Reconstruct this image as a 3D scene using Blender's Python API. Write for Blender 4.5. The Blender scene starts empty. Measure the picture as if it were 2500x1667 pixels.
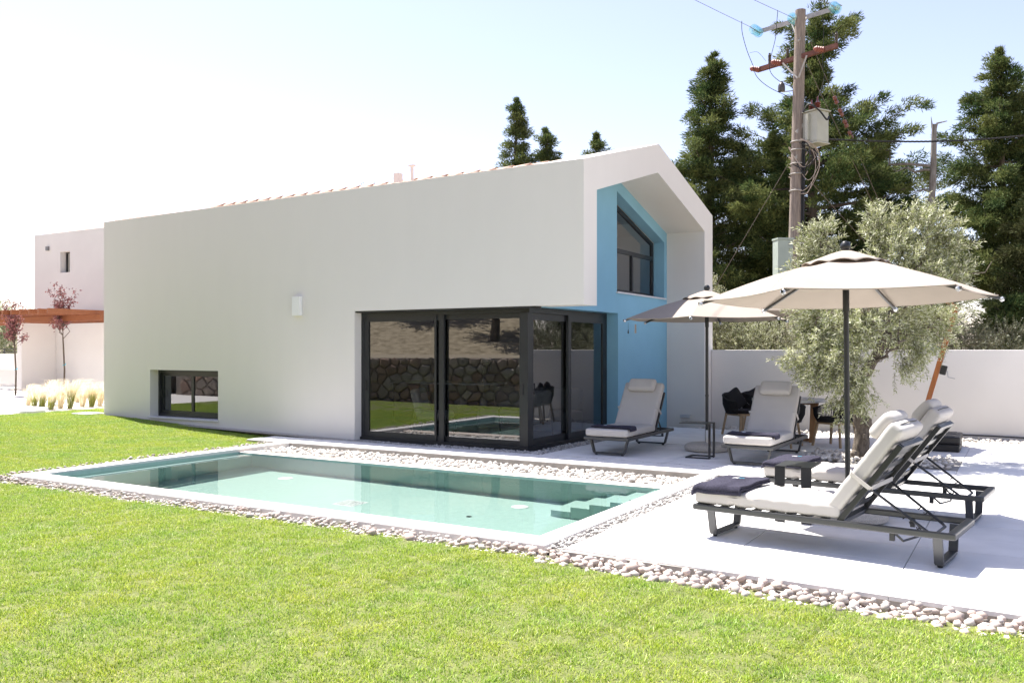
import bpy, bmesh, math, random
import numpy as np
from mathutils import Vector, Matrix

sc = bpy.context.scene
COL = sc.collection
RNG = np.random.default_rng(7)
random.seed(7)
R = math.radians

# ------------------------------------------------------------------ camera, sky, sun, exposure
cam_d = bpy.data.cameras.new("camera"); cam = bpy.data.objects.new("camera", cam_d); COL.objects.link(cam)
cam.location = (0, 0, 1.6); cam.rotation_euler = (R(90), 0, math.atan(1250 / 2106))
cam_d.sensor_width = 36; cam_d.lens = 36 * 2106 / 2500; cam_d.shift_y = 20.5 / 2500
cam_d.clip_start = 0.05; cam_d.clip_end = 2000
sc.camera = cam

SUN_TO = Vector((-2.14, 0.61, 4.5)).normalized()          # towards the sun
sun_el = math.asin(SUN_TO.z); sun_az = math.atan2(SUN_TO.x, SUN_TO.y)
world = bpy.data.worlds.new("World"); sc.world = world; world.use_nodes = True
wn = world.node_tree.nodes; wl = world.node_tree.links
sky = wn.new("ShaderNodeTexSky"); sky.sky_type = 'NISHITA'; sky.sun_disc = False
sky.sun_elevation = sun_el; sky.sun_rotation = sun_az; sky.altitude = 0
sky.air_density = 1.0; sky.dust_density = .7; sky.ozone_density = 1.6
hs = wn.new('ShaderNodeHueSaturation'); hs.inputs['Saturation'].default_value = .86      # a pale, hazy summer sky all round
tn = wn.new('ShaderNodeMix'); tn.data_type = 'RGBA'; tn.blend_type = 'MULTIPLY'; tn.inputs[0].default_value = 1; tn.inputs[7].default_value = (1.06, .925, .955, 1)
wl.new(sky.outputs[0], hs.inputs['Color']); wl.new(hs.outputs[0], tn.inputs[6]); wl.new(tn.outputs[2], wn['Background'].inputs['Color']); wn['Background'].inputs['Strength'].default_value = 0.088
sd = bpy.data.lights.new("sun", 'SUN'); sd.energy = 4.4; sd.angle = R(0.5); sd.color = (1.0, 0.955, 0.89)
sun = bpy.data.objects.new("sun", sd); COL.objects.link(sun)
sun.rotation_euler = SUN_TO.to_track_quat('Z', 'Y').to_euler(); sun.location = (0, 0, 30)
sd.cycles.is_caustics_light = True
sc.view_settings.view_transform = 'Standard'; sc.view_settings.look = 'None'
sc.view_settings.gamma = 1.0; sc.view_settings.exposure = 1.66
sc.view_settings.use_curve_mapping = False
sc.cycles.use_denoising = True
sc.cycles.max_bounces = 9; sc.cycles.diffuse_bounces = 4; sc.cycles.glossy_bounces = 4
sc.cycles.transmission_bounces = 8; sc.cycles.transparent_max_bounces = 12

# ------------------------------------------------------------------ materials
MATS = {}
def _n(nt, t, **kw):
    n = nt.nodes.new(t)
    for k, v in kw.items():
        if k in n.inputs: n.inputs[k].default_value = v
        else: setattr(n, k, v)
    return n

def mat(name, col, rough=0.6, metal=0.0, spec=0.5, var=0.0, vscale=3.0, bump=0.0, bscale=60.0, col2=None,
        attr=None, attr_amt=0.0, trans=0.0, objrand=0.0, vdetail=4.0, vstretch=None, coat=0.0):
    """Principled with noise colour variation, optional per-piece random attribute, bump and leaf translucency."""
    m = bpy.data.materials.new(name); m.use_nodes = True; nt = m.node_tree; L = nt.links
    b = nt.nodes['Principled BSDF']; out = nt.nodes['Material Output']
    b.inputs['Roughness'].default_value = rough; b.inputs['Metallic'].default_value = metal
    b.inputs['Specular IOR Level'].default_value = spec; b.inputs['Coat Weight'].default_value = coat
    c = (*col, 1); src = None
    tc = _n(nt, 'ShaderNodeTexCoord'); vec = tc.outputs['Object']
    if attr or var > 0 or objrand > 0: pass
    if vstretch:
        mp = _n(nt, 'ShaderNodeMapping'); mp.inputs['Scale'].default_value = vstretch
        L.new(vec, mp.inputs['Vector']); vec = mp.outputs[0]
    rgb = _n(nt, 'ShaderNodeRGB'); rgb.outputs[0].default_value = c; cur = rgb.outputs[0]
    if col2 is not None or var > 0:
        nz = _n(nt, 'ShaderNodeTexNoise'); nz.inputs['Scale'].default_value = vscale; nz.inputs['Detail'].default_value = vdetail
        nz.inputs['Roughness'].default_value = 0.6
        L.new(vec, nz.inputs['Vector'])
        mr = _n(nt, 'ShaderNodeMapRange'); mr.inputs['From Min'].default_value = 0.3; mr.inputs['From Max'].default_value = 0.7
        L.new(nz.outputs['Fac'], mr.inputs['Value'])
        if col2 is not None:
            mx = _n(nt, 'ShaderNodeMix', data_type='RGBA'); mx.inputs[7].default_value = (*col2, 1)
            L.new(cur, mx.inputs[6]); L.new(mr.outputs[0], mx.inputs[0]); cur = mx.outputs[2]
        if var > 0:
            m2 = _n(nt, 'ShaderNodeMapRange'); m2.inputs['To Min'].default_value = 1 - var; m2.inputs['To Max'].default_value = 1 + var
            nz2 = _n(nt, 'ShaderNodeTexNoise'); nz2.inputs['Scale'].default_value = vscale * 1.7; nz2.inputs['Detail'].default_value = 5
            L.new(vec, nz2.inputs['Vector']); m2.inputs['From Min'].default_value = .3; m2.inputs['From Max'].default_value = .7
            L.new(nz2.outputs['Fac'], m2.inputs['Value'])
            vm = _n(nt, 'ShaderNodeVectorMath', operation='SCALE'); L.new(cur, vm.inputs[0]); L.new(m2.outputs[0], vm.inputs['Scale']); cur = vm.outputs[0]
    if attr:
        at = _n(nt, 'ShaderNodeAttribute'); at.attribute_name = 'tint'
        mx = _n(nt, 'ShaderNodeMix', data_type='RGBA'); mx.inputs[7].default_value = (*attr, 1)
        mx.inputs[0].default_value = 0
        mm = _n(nt, 'ShaderNodeMath', operation='MULTIPLY'); mm.inputs[1].default_value = attr_amt
        L.new(at.outputs['Fac'], mm.inputs[0]); L.new(mm.outputs[0], mx.inputs[0]); L.new(cur, mx.inputs[6]); cur = mx.outputs[2]
        at2 = _n(nt, 'ShaderNodeAttribute'); at2.attribute_name = 'shade'
        m3 = _n(nt, 'ShaderNodeMapRange'); m3.inputs['To Min'].default_value = .72; m3.inputs['To Max'].default_value = 1.22
        L.new(at2.outputs['Fac'], m3.inputs['Value'])
        vm = _n(nt, 'ShaderNodeVectorMath', operation='SCALE'); L.new(cur, vm.inputs[0]); L.new(m3.outputs[0], vm.inputs['Scale']); cur = vm.outputs[0]
    if objrand > 0:
        oi = _n(nt, 'ShaderNodeObjectInfo'); m3 = _n(nt, 'ShaderNodeMapRange')
        m3.inputs['To Min'].default_value = 1 - objrand; m3.inputs['To Max'].default_value = 1 + objrand * .6
        L.new(oi.outputs['Random'], m3.inputs['Value'])
        vm = _n(nt, 'ShaderNodeVectorMath', operation='SCALE'); L.new(cur, vm.inputs[0]); L.new(m3.outputs[0], vm.inputs['Scale']); cur = vm.outputs[0]
    L.new(cur, b.inputs['Base Color'])
    if bump > 0:
        nb = _n(nt, 'ShaderNodeTexNoise'); nb.inputs['Scale'].default_value = bscale; nb.inputs['Detail'].default_value = 5
        L.new(vec, nb.inputs['Vector'])
        bp = _n(nt, 'ShaderNodeBump'); bp.inputs['Strength'].default_value = bump; bp.inputs['Distance'].default_value = 0.01
        L.new(nb.outputs['Fac'], bp.inputs['Height']); L.new(bp.outputs[0], b.inputs['Normal'])
    if trans > 0:
        tr = _n(nt, 'ShaderNodeBsdfTranslucent'); ms = _n(nt, 'ShaderNodeMixShader'); ms.inputs[0].default_value = trans
        L.new(cur, tr.inputs['Color']); L.new(b.outputs[0], ms.inputs[1]); L.new(tr.outputs[0], ms.inputs[2])
        L.new(ms.outputs[0], out.inputs['Surface'])
    MATS[name] = m
    return m

M = MATS
mat('plaster', (.72, .69, .645), .9, spec=.2, var=.008, vscale=.9, vstretch=(2.2, 2.2, .5), bump=.25, bscale=140)
mat('plaster_pink', (.735, .71, .675), .9, spec=.2, var=.03, vscale=.6, bump=.2, bscale=140)
mat('blue_paint', (.23, .45, .58), .85, spec=.25, var=.04, vscale=.8, bump=.25, bscale=140)
mat('paving', (.78, .765, .74), .65, spec=.3, var=.06, vscale=1.6, bump=.12, bscale=90, objrand=.05)
mat('paving_base', (.38, .35, .31), .9, var=.1, vscale=6)
mat('coping', (.72, .69, .65), .7, spec=.3, var=.04, vscale=3, bump=.1, bscale=120)
mat('lip', (.62, .53, .45), .7, var=.06, vscale=4, bump=.1)
mat('pool_tile', (.35, .475, .435), .5, var=.05, vscale=9, bump=.08, bscale=50)
mat('white', (.78, .78, .76), .5)
mat('grey_white', (.52, .53, .53), .5)
mat('stone_sill', (.62, .61, .62), .55, var=.05)
mat('anthracite', (.018, .020, .022), .38, spec=.5, var=.1, vscale=2)
mat('rubber', (.012, .012, .012), .7)
mat('alu', (.075, .077, .08), .36, metal=.55, spec=.5, var=.06, vscale=3)
mat('alu_dark', (.035, .036, .038), .38, metal=.35, spec=.5)
mat('cushion', (.50, .475, .45), .9, spec=.15, var=.02, vscale=3, bump=.22, bscale=420)
mat('canopy', (.43, .375, .325), .9, spec=.15, var=.03, vscale=2, bump=.1, bscale=500, trans=.22)
mat('towel', (.050, .048, .070), 1.0, spec=.1, var=.35, vscale=45, bump=1.0, bscale=160)
mat('towel_edge', (.028, .027, .040), 1.0, spec=.1)
mat('emb_white', (.75, .75, .75), .9); mat('emb_cyan', (.1, .55, .7), .9)
mat('granite', (.36, .325, .28), .8, col2=(.60, .56, .50), vscale=120, bump=.6, bscale=120, vdetail=2)
mat('teak', (.42, .24, .11), .55, col2=(.29, .15, .065), vscale=3, vstretch=(14, 14, 1.2), bump=.15, bscale=40)
mat('teak_pale', (.42, .30, .18), .6, col2=(.31, .21, .12), vscale=3, vstretch=(14, 14, 1.5), bump=.1, bscale=40)
mat('mast_wood', (.40, .135, .035), .35, col2=(.27, .08, .02), vscale=3, vstretch=(18, 18, 1.0), coat=.3)
mat('pergola_wood', (.30, .10, .035), .5, col2=(.22, .07, .025), vscale=3, vstretch=(2, 12, 12))
mat('rope', (.008, .008, .009), .9, bump=.4, bscale=200)
mat('pad', (.010, .010, .012), .95)
mat('terrazzo', (.55, .53, .48), .5, col2=(.66, .64, .60), vscale=90, vdetail=1)
mat('plastic_black', (.014, .013, .013), .45, bump=.2, bscale=150)
mat('clip', (.55, .56, .58), .15, metal=.4)
mat('steel', (.45, .45, .45), .35, metal=.8)
mat('pebble', (.53, .495, .455), .75, attr=(.46, .31, .25), attr_amt=.6, var=.1, vscale=14, bump=.25, bscale=40, objrand=.3)
mat('pebble_white', (.64, .605, .555), .8, attr=(.40, .33, .27), attr_amt=.45, var=.1, vscale=14, bump=.3, bscale=50)
mat('gravel', (.58, .56, .53), .85, attr=(.22, .20, .19), attr_amt=.8, var=.1, vscale=20)
mat('gravel_ground', (.40, .38, .35), .95, col2=(.26, .24, .22), vscale=60, bump=.8, bscale=90)
mat('gravel_yard', (.72, .69, .65), .9, col2=(.60, .57, .53), vscale=40, bump=.5, bscale=60)
mat('soil', (.15, .16, .05), 1.0, col2=(.10, .12, .035), vscale=9, bump=.6, bscale=60)
mat('dry_ground', (.42, .35, .24), 1.0, col2=(.17, .135, .08), vscale=5, bump=.8, bscale=12)
mat('roof_tile', (.76, .53, .40), .75, var=.12, vscale=5, objrand=.15, attr=(.5, .2, .1), attr_amt=.5)
mat('juniper', (.040, .074, .024), .85, spec=.15, attr=(.20, .22, .075), attr_amt=.9, trans=.28)
mat('juniper_dark', (.035, .055, .02), .85, spec=.15, attr=(.09, .085, .035), attr_amt=.8, trans=.18)
mat('bark', (.15, .115, .085), .95, col2=(.07, .052, .04), vscale=5, vstretch=(5, 5, 1.0), bump=1.0, bscale=14)
mat('olive_bark', (.17, .14, .11), .95, col2=(.06, .048, .038), vscale=9, vstretch=(3, 3, 1.2), bump=1.0, bscale=26)
mat('snag', (.27, .255, .24), .95, col2=(.12, .10, .085), vscale=5, vstretch=(5, 5, .8), bump=1.0, bscale=18)
mat('pole_wood', (.31, .255, .21), .9, col2=(.155, .125, .105), vscale=4, vstretch=(9, 9, .7), bump=.8, bscale=20)
mat('plum', (.20, .06, .065), .6, attr=(.40, .20, .18), attr_amt=.6, trans=.25)
mat('feather', (.80, .70, .50), .9, attr=(.88, .82, .68), attr_amt=.8, trans=.4)
mat('feather_green', (.30, .34, .07), .9, attr=(.46, .44, .16), attr_amt=.8, trans=.35)
mat('galv', (.38, .36, .33), .6, metal=.3, var=.15, vscale=5)
mat('arm_red', (.13, .052, .038), .85, var=.25, vscale=4, bump=.5, bscale=30)
mat('ceramic_brown', (.16, .045, .03), .3, coat=.4)
mat('ceramic_grey', (.055, .045, .035), .35, coat=.3)
mat('insulator_red', (.22, .065, .045), .55)
mat('transformer', (.40, .40, .335), .6, var=.05)
mat('cabinet', (.33, .38, .33), .6, var=.05)
mat('cable', (.012, .012, .013), .6)
mat('wire', (.16, .13, .11), .6, metal=.3)
mat('pale_wire', (.42, .34, .28), .6)
mat('interior', (.30, .295, .29), .9); mat('floor_int', (.42, .42, .41), .4)
mat('wall_stone', (.38, .34, .29), .9, attr=(.30, .14, .09), attr_amt=.6, var=.2, vscale=5, bump=.8, bscale=18)
mat('mortar', (.30, .265, .23), .95)
mat('mid_grey', (.2, .2, .2), .6)

def leaf_two_sided(name, top, under, tint, amt, trans):
    """Olive leaf: green-grey upper face, silvery underside (a real difference between the faces)."""
    m = bpy.data.materials.new(name); m.use_nodes = True; nt = m.node_tree; L = nt.links
    b = nt.nodes['Principled BSDF']; out = nt.nodes['Material Output']; b.inputs['Roughness'].default_value = .5
    g = _n(nt, 'ShaderNodeNewGeometry'); mx = _n(nt, 'ShaderNodeMix', data_type='RGBA')
    mx.inputs[6].default_value = (*top, 1); mx.inputs[7].default_value = (*under, 1); L.new(g.outputs['Backfacing'], mx.inputs[0])
    at = _n(nt, 'ShaderNodeAttribute'); at.attribute_name = 'tint'
    mm = _n(nt, 'ShaderNodeMath', operation='MULTIPLY'); mm.inputs[1].default_value = amt; L.new(at.outputs['Fac'], mm.inputs[0])
    m2 = _n(nt, 'ShaderNodeMix', data_type='RGBA'); m2.inputs[7].default_value = (*tint, 1)
    L.new(mx.outputs[2], m2.inputs[6]); L.new(mm.outputs[0], m2.inputs[0])
    L.new(m2.outputs[2], b.inputs['Base Color'])
    tr = _n(nt, 'ShaderNodeBsdfTranslucent'); ms = _n(nt, 'ShaderNodeMixShader'); ms.inputs[0].default_value = trans
    L.new(m2.outputs[2], tr.inputs['Color']); L.new(b.outputs[0], ms.inputs[1]); L.new(tr.outputs[0], ms.inputs[2]); L.new(ms.outputs[0], out.inputs['Surface'])
    MATS[name] = m
leaf_two_sided('olive_leaf', (.24, .275, .11), (.50, .51, .38), (.46, .45, .22), .5, .3)
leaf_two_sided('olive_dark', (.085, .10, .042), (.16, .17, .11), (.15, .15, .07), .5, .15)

def grass_mat():
    m = bpy.data.materials.new('grass_blade'); m.use_nodes = True; nt = m.node_tree; L = nt.links
    b = nt.nodes['Principled BSDF']; out = nt.nodes['Material Output']; b.inputs['Roughness'].default_value = .45
    b.inputs['Specular IOR Level'].default_value = .35
    at = _n(nt, 'ShaderNodeAttribute'); at.attribute_name = 'tint'
    cr = _n(nt, 'ShaderNodeValToRGB'); L.new(at.outputs['Fac'], cr.inputs[0])
    e = cr.color_ramp.elements; e[0].position = 0; e[0].color = (.09, .16, .04, 1); e[1].position = 1; e[1].color = (.66, .62, .36, 1)
    for p, c in ((.22, (.19, .30, .03, 1)), (.58, (.39, .53, .04, 1)), (.88, (.57, .64, .12, 1))):
        x = e.new(p); x.color = c
    g = _n(nt, 'ShaderNodeNewGeometry'); nz = _n(nt, 'ShaderNodeTexNoise'); nz.inputs['Scale'].default_value = 1.6; nz.inputs['Detail'].default_value = 4
    L.new(g.outputs['Position'], nz.inputs['Vector'])
    mr = _n(nt, 'ShaderNodeMapRange'); mr.inputs['From Min'].default_value = .3; mr.inputs['From Max'].default_value = .7
    mr.inputs['To Min'].default_value = 0; mr.inputs['To Max'].default_value = 1; L.new(nz.outputs['Fac'], mr.inputs['Value'])
    mx = _n(nt, 'ShaderNodeMix', data_type='RGBA', blend_type='MULTIPLY'); mx.inputs[0].default_value = 1
    c2 = _n(nt, 'ShaderNodeMix', data_type='RGBA'); c2.inputs[6].default_value = (.82, .94, 1.1, 1); c2.inputs[7].default_value = (1.16, 1.04, 1.0, 1)
    L.new(mr.outputs[0], c2.inputs[0]); L.new(cr.outputs[0], mx.inputs[6]); L.new(c2.outputs[2], mx.inputs[7])
    L.new(mx.outputs[2], b.inputs['Base Color'])
    tr = _n(nt, 'ShaderNodeBsdfTranslucent'); ms = _n(nt, 'ShaderNodeMixShader'); ms.inputs[0].default_value = .35
    L.new(mx.outputs[2], tr.inputs['Color']); L.new(b.outputs[0], ms.inputs[1]); L.new(tr.outputs[0], ms.inputs[2]); L.new(ms.outputs[0], out.inputs['Surface'])
    MATS['grass_blade'] = m
grass_mat()

def glass_mat(name, tint, f0, extra):
    m = bpy.data.materials.new(name); m.use_nodes = True; nt = m.node_tree; L = nt.links
    nt.nodes.remove(nt.nodes['Principled BSDF']); out = nt.nodes['Material Output']
    tr = _n(nt, 'ShaderNodeBsdfTransparent'); tr.inputs['Color'].default_value = (*tint, 1)
    gl = _n(nt, 'ShaderNodeBsdfAnisotropic') if False else _n(nt, 'ShaderNodeBsdfGlossy'); gl.inputs['Roughness'].default_value = 0
    gl.inputs['Color'].default_value = (.93, .95, 1, 1)
    fr = _n(nt, 'ShaderNodeFresnel'); fr.inputs['IOR'].default_value = f0
    mm = _n(nt, 'ShaderNodeMath', operation='MULTIPLY_ADD', use_clamp=True); mm.inputs[1].default_value = 1.3; mm.inputs[2].default_value = extra
    L.new(fr.outputs[0], mm.inputs[0]); ms = _n(nt, 'ShaderNodeMixShader')
    L.new(mm.outputs[0], ms.inputs[0]); L.new(tr.outputs[0], ms.inputs[1]); L.new(gl.outputs[0], ms.inputs[2]); L.new(ms.outputs[0], out.inputs['Surface'])
    MATS[name] = m
glass_mat('glass', (.52, .56, .58), 1.5, .10)

def water_mat():
    m = bpy.data.materials.new('water'); m.use_nodes = True; nt = m.node_tree; L = nt.links
    b = nt.nodes['Principled BSDF']; b.inputs['Base Color'].default_value = (.86, .97, .94, 1)
    b.inputs['Transmission Weight'].default_value = 1; b.inputs['Roughness'].default_value = 0; b.inputs['IOR'].default_value = 1.33
    tc = _n(nt, 'ShaderNodeTexCoord'); nz = _n(nt, 'ShaderNodeTexNoise'); nz.inputs['Scale'].default_value = 4.5; nz.inputs['Detail'].default_value = 3
    L.new(tc.outputs['Object'], nz.inputs['Vector'])
    bp = _n(nt, 'ShaderNodeBump'); bp.inputs['Strength'].default_value = .06; bp.inputs['Distance'].default_value = .02
    L.new(nz.outputs['Fac'], bp.inputs['Height']); L.new(bp.outputs[0], b.inputs['Normal'])
    MATS['water'] = m
water_mat()

# ------------------------------------------------------------------ object and mesh helpers
def tag(o, label=None, cat=None, group=None, kind=None):
    if label: o['label'] = label
    if cat: o['category'] = cat
    if group: o['group'] = group
    if kind: o['kind'] = kind
    return o

def empty(name, loc=(0, 0, 0), rz=0.0, label=None, cat=None, group=None):
    o = bpy.data.objects.new(name, None); COL.objects.link(o); o.location = loc; o.rotation_euler = (0, 0, rz)
    o.empty_display_size = .2
    return tag(o, label, cat, group)

def link_mesh(name, me, m=None, parent=None, smooth=False, mats=None):
    for mm in (mats or ([m] if m else [])): me.materials.append(MATS[mm] if isinstance(mm, str) else mm)
    if smooth: me.shade_smooth()
    o = bpy.data.objects.new(name, me); COL.objects.link(o)
    if parent is not None: o.parent = parent
    return o

def copy_tree(o, parent=None):
    c = o.copy(); COL.objects.link(c)
    if parent is not None: c.parent = parent
    for ch in list(o.children): copy_tree(ch, c)
    return c

def shape_copy(root, loc, rz, label, group=None):
    r = copy_tree(root); r.location = loc; r.rotation_euler = (0, 0, rz); r['label'] = label
    if group: r['group'] = group
    return r

def fast_mesh(name, V, F, tint=None, shade=None):
    """V (n,3) array, F (m,k) array of equal-sized faces; optional per-face random attributes."""
    V = np.asarray(V, np.float32); F = np.asarray(F, np.int32); k = F.shape[1]
    me = bpy.data.meshes.new(name); me.vertices.add(len(V)); me.vertices.foreach_set('co', V.ravel())
    me.loops.add(F.size); me.loops.foreach_set('vertex_index', F.ravel())
    me.polygons.add(len(F)); me.polygons.foreach_set('loop_start', np.arange(0, F.size, k, dtype=np.int32))
    me.polygons.foreach_set('loop_total', np.full(len(F), k, np.int32))
    for nm, arr in (('tint', tint), ('shade', shade)):
        if arr is not None:
            a = me.attributes.new(nm, 'FLOAT', 'FACE'); a.data.foreach_set('value', np.asarray(arr, np.float32))
    me.update(calc_edges=True)
    return me

class MB:
    """Collects boxes, tubes, prisms ... into one mesh."""
    def __init__(s): s.v = []; s.f = []; s.mi = []; s.sm = []; s.cur = 0
    def add(s, vs, fs, M4=None, smooth=False):
        b = len(s.v)
        for p in vs:
            p = Vector(p)
            if M4 is not None: p = M4 @ p
            s.v.append(tuple(p))
        for f in fs: s.f.append(tuple(i + b for i in f)); s.mi.append(s.cur); s.sm.append(smooth)
        return s
    def box(s, x0, x1, y0, y1, z0, z1, M4=None, bev=0.0):
        if bev <= 0:
            vs = [(x, y, z) for x in (x0, x1) for y in (y0, y1) for z in (z0, z1)]
            return s.add(vs, [(0, 1, 3, 2), (4, 6, 7, 5), (0, 4, 5, 1), (2, 3, 7, 6), (0, 2, 6, 4), (1, 5, 7, 3)], M4)
        bm = bmesh.new(); bmesh.ops.create_cube(bm, size=1)
        for v in bm.verts: v.co = Vector(((x0 + x1) / 2 + v.co.x * (x1 - x0), (y0 + y1) / 2 + v.co.y * (y1 - y0), (z0 + z1) / 2 + v.co.z * (z1 - z0)))
        bmesh.ops.bevel(bm, geom=bm.edges[:], offset=bev, segments=2, affect='EDGES', profile=.6)
        s.bm(bm, M4); return s
    def bm(s, bm, M4=None, smooth=False):
        bm.verts.index_update(); s.add([v.co for v in bm.verts], [[v.index for v in f.verts] for f in bm.faces], M4, smooth); bm.free(); return s
    def tube(s, pts, r, n=10, closed=False, cap=True, M4=None, flat=None):
        """tube along points; r scalar or list; flat=(a,b) gives a rectangular section"""
        pts = [Vector(p) for p in pts]; m = len(pts); rr = r if hasattr(r, '__len__') else [r] * m
        rings = []; up = None
        for i, p in enumerate(pts):
            a = pts[(i - 1) % m] if (closed or i > 0) else p; b = pts[(i + 1) % m] if (closed or i < m - 1) else p
            t = (b - a).normalized()
            if up is None:
                up = Vector((0, 0, 1)) if abs(t.z) < .9 else Vector((1, 0, 0))
            x = up - t * up.dot(t)
            if x.length < 1e-6: x = t.orthogonal()
            x.normalize(); y = t.cross(x); up = x
            if flat:
                rings.append([p + x * sx * flat[0] / 2 + y * sy * flat[1] / 2 for sx, sy in ((-1, -1), (1, -1), (1, 1), (-1, 1))])
            else:
                rings.append([p + (x * math.cos(q) + y * math.sin(q)) * rr[i] for q in (2 * math.pi * k / n for k in range(n))])
        k = len(rings[0]); vs = [v for rg in rings for v in rg]; fs = []
        for i in range(m if closed else m - 1):
            j = (i + 1) % m
            for q in range(k): fs.append((i * k + q, j * k + q, j * k + (q + 1) % k, i * k + (q + 1) % k))
        if cap and not closed: fs.append(tuple(range(k))[::-1]); fs.append(tuple((m - 1) * k + q for q in range(k)))
        return s.add([tuple(v) for v in vs], fs, M4, smooth=not flat)
    def lathe(s, prof, n=24, M4=None, cap=True):
        vs = []; fs = []
        for r, z in prof: vs += [(r * math.cos(2 * math.pi * k / n), r * math.sin(2 * math.pi * k / n), z) for k in range(n)]
        for i in range(len(prof) - 1):
            for k in range(n): fs.append((i * n + k, i * n + (k + 1) % n, (i + 1) * n + (k + 1) % n, (i + 1) * n + k))
        if cap: fs.append(tuple(range(n))[::-1]); fs.append(tuple((len(prof) - 1) * n + k for k in range(n)))
        return s.add(vs, fs, M4, smooth=True)
    def build(s, name, m, parent=None, smooth=None, mats=None):
        me = bpy.data.meshes.new(name); me.from_pydata(s.v, [], s.f)
        o = link_mesh(name, me, m, parent, mats=mats)
        if mats: me.polygons.foreach_set('material_index', s.mi)
        me.polygons.foreach_set('use_smooth', s.sm if smooth is None else [smooth] * len(s.f))
        if any(s.sm) and smooth is None:
            try: me.set_sharp_from_angle(angle=R(40))
            except Exception: pass
        me.update(); return o

def prism(name, outer, holes, thick, m, axis, pos, parent=None):
    """Flat polygon with holes, extruded. axis 'Y': outline in (x,z) from y=pos to pos+thick; axis 'X': outline in (y,z)."""
    cu = bpy.data.curves.new(name, 'CURVE'); cu.dimensions = '2D'; cu.fill_mode = 'BOTH'; cu.extrude = thick / 2
    for loop in [outer] + list(holes):
        sp = cu.splines.new('POLY'); sp.points.add(len(loop) - 1)
        for i, (a, b) in enumerate(loop): sp.points[i].co = (a, b, 0, 1)
        sp.use_cyclic_u = True
    tmp = bpy.data.objects.new('tmp', cu); COL.objects.link(tmp)
    dg = bpy.context.evaluated_depsgraph_get(); dg.update()
    me = bpy.data.meshes.new_from_object(tmp.evaluated_get(dg), depsgraph=dg)
    bpy.data.objects.remove(tmp); bpy.data.curves.remove(cu)
    me.name = name
    n = len(me.vertices); co = np.empty(n * 3, np.float32); me.vertices.foreach_get('co', co); co = co.reshape(-1, 3)
    w = co[:, 2] + thick / 2 + pos
    new = np.stack([co[:, 0], w, co[:, 1]], 1) if axis == 'Y' else np.stack([w, co[:, 0], co[:, 1]], 1)
    me.vertices.foreach_set('co', new.ravel().astype(np.float32)); me.materials.clear(); me.update()
    bm = bmesh.new(); bm.from_mesh(me); bmesh.ops.remove_doubles(bm, verts=bm.verts, dist=1e-5)
    bmesh.ops.recalc_face_normals(bm, faces=bm.faces); bm.to_mesh(me); bm.free()
    me.polygons.foreach_set('use_smooth', [False] * len(me.polygons))
    return link_mesh(name, me, m, parent)

def rounded_box(lx, ly, lz, r, n=10, puff=0.0, seams=(), seed=0, wr=0.0):
    """Soft cushion: returns verts, quads, centred on the origin."""
    bm = bmesh.new(); bmesh.ops.create_cube(bm, size=2); bmesh.ops.subdivide_edges(bm, edges=bm.edges[:], cuts=n, use_grid_fill=True)
    h = Vector((lx / 2, ly / 2, lz / 2)); rs = np.random.default_rng(seed); ph = rs.uniform(0, 6.28, 8)
    for v in bm.verts:
        u = v.co.copy()
        # concentrate rows near edges
        q = Vector([math.copysign(1 - (1 - abs(c)) ** 1.35, c) if abs(c) < 1 else c for c in u])
        p = Vector((q.x * h.x, q.y * h.y, q.z * h.z))
        inner = Vector([max(-(h[i] - r), min(h[i] - r, p[i])) for i in range(3)])
        d = p - inner
        if d.length > 1e-9: p = inner + d.normalized() * r
        fx = 1 - (p.x / h.x) ** 4; fy = 1 - (p.y / h.y) ** 4
        if abs(p.z) > h.z * .4:
            p.z += math.copysign(puff * max(fx, 0) * max(fy, 0), p.z)
            for sx in seams: p.z -= math.copysign(.013 * math.exp(-((p.x - sx) / .014) ** 2), p.z)
        p.y += math.copysign(puff * .4 * max(fx, 0), p.y) * (abs(q.y) > .9)
        if wr > 0:
            p.z += wr * math.sin(p.x * 23 + ph[0] + 2 * math.sin(p.y * 9 + ph[1])) * math.sin(p.y * 17 + ph[2])
        v.co = p
    return bm

def apply_xf(o, M4):
    o.data.transform(M4); return o

def cushion(name, m, parent, dims, r, M4, puff=0, seams=(), seed=0, wr=0.0, n=12):
    mb = MB(); mb.bm(rounded_box(*dims, r, n, puff, seams, seed, wr), M4, smooth=True)
    o = mb.build(name, m, parent, smooth=True); return o

# pebbles -------------------------------------------------------------
def ico(level):
    bm = bmesh.new(); bmesh.ops.create_icosphere(bm, subdivisions=level, radius=1)
    bm.verts.index_update()
    V = np.array([v.co[:] for v in bm.verts]); F = np.array([[v.index for v in f.verts] for f in bm.faces]); bm.free(); return V, F
ICO1 = ico(1); ICO2 = ico(2)

def rand_rot(n, rng):
    q = rng.normal(size=(n, 4)); q /= np.linalg.norm(q, axis=1, keepdims=True); w, x, y, z = q.T
    return np.stack([1-2*(y*y+z*z), 2*(x*y-z*w), 2*(x*z+y*w), 2*(x*y+z*w), 1-2*(x*x+z*z), 2*(y*z-x*w), 2*(x*z-y*w), 2*(y*z+x*w), 1-2*(x*x+y*y)], 1).reshape(n, 3, 3)

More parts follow.
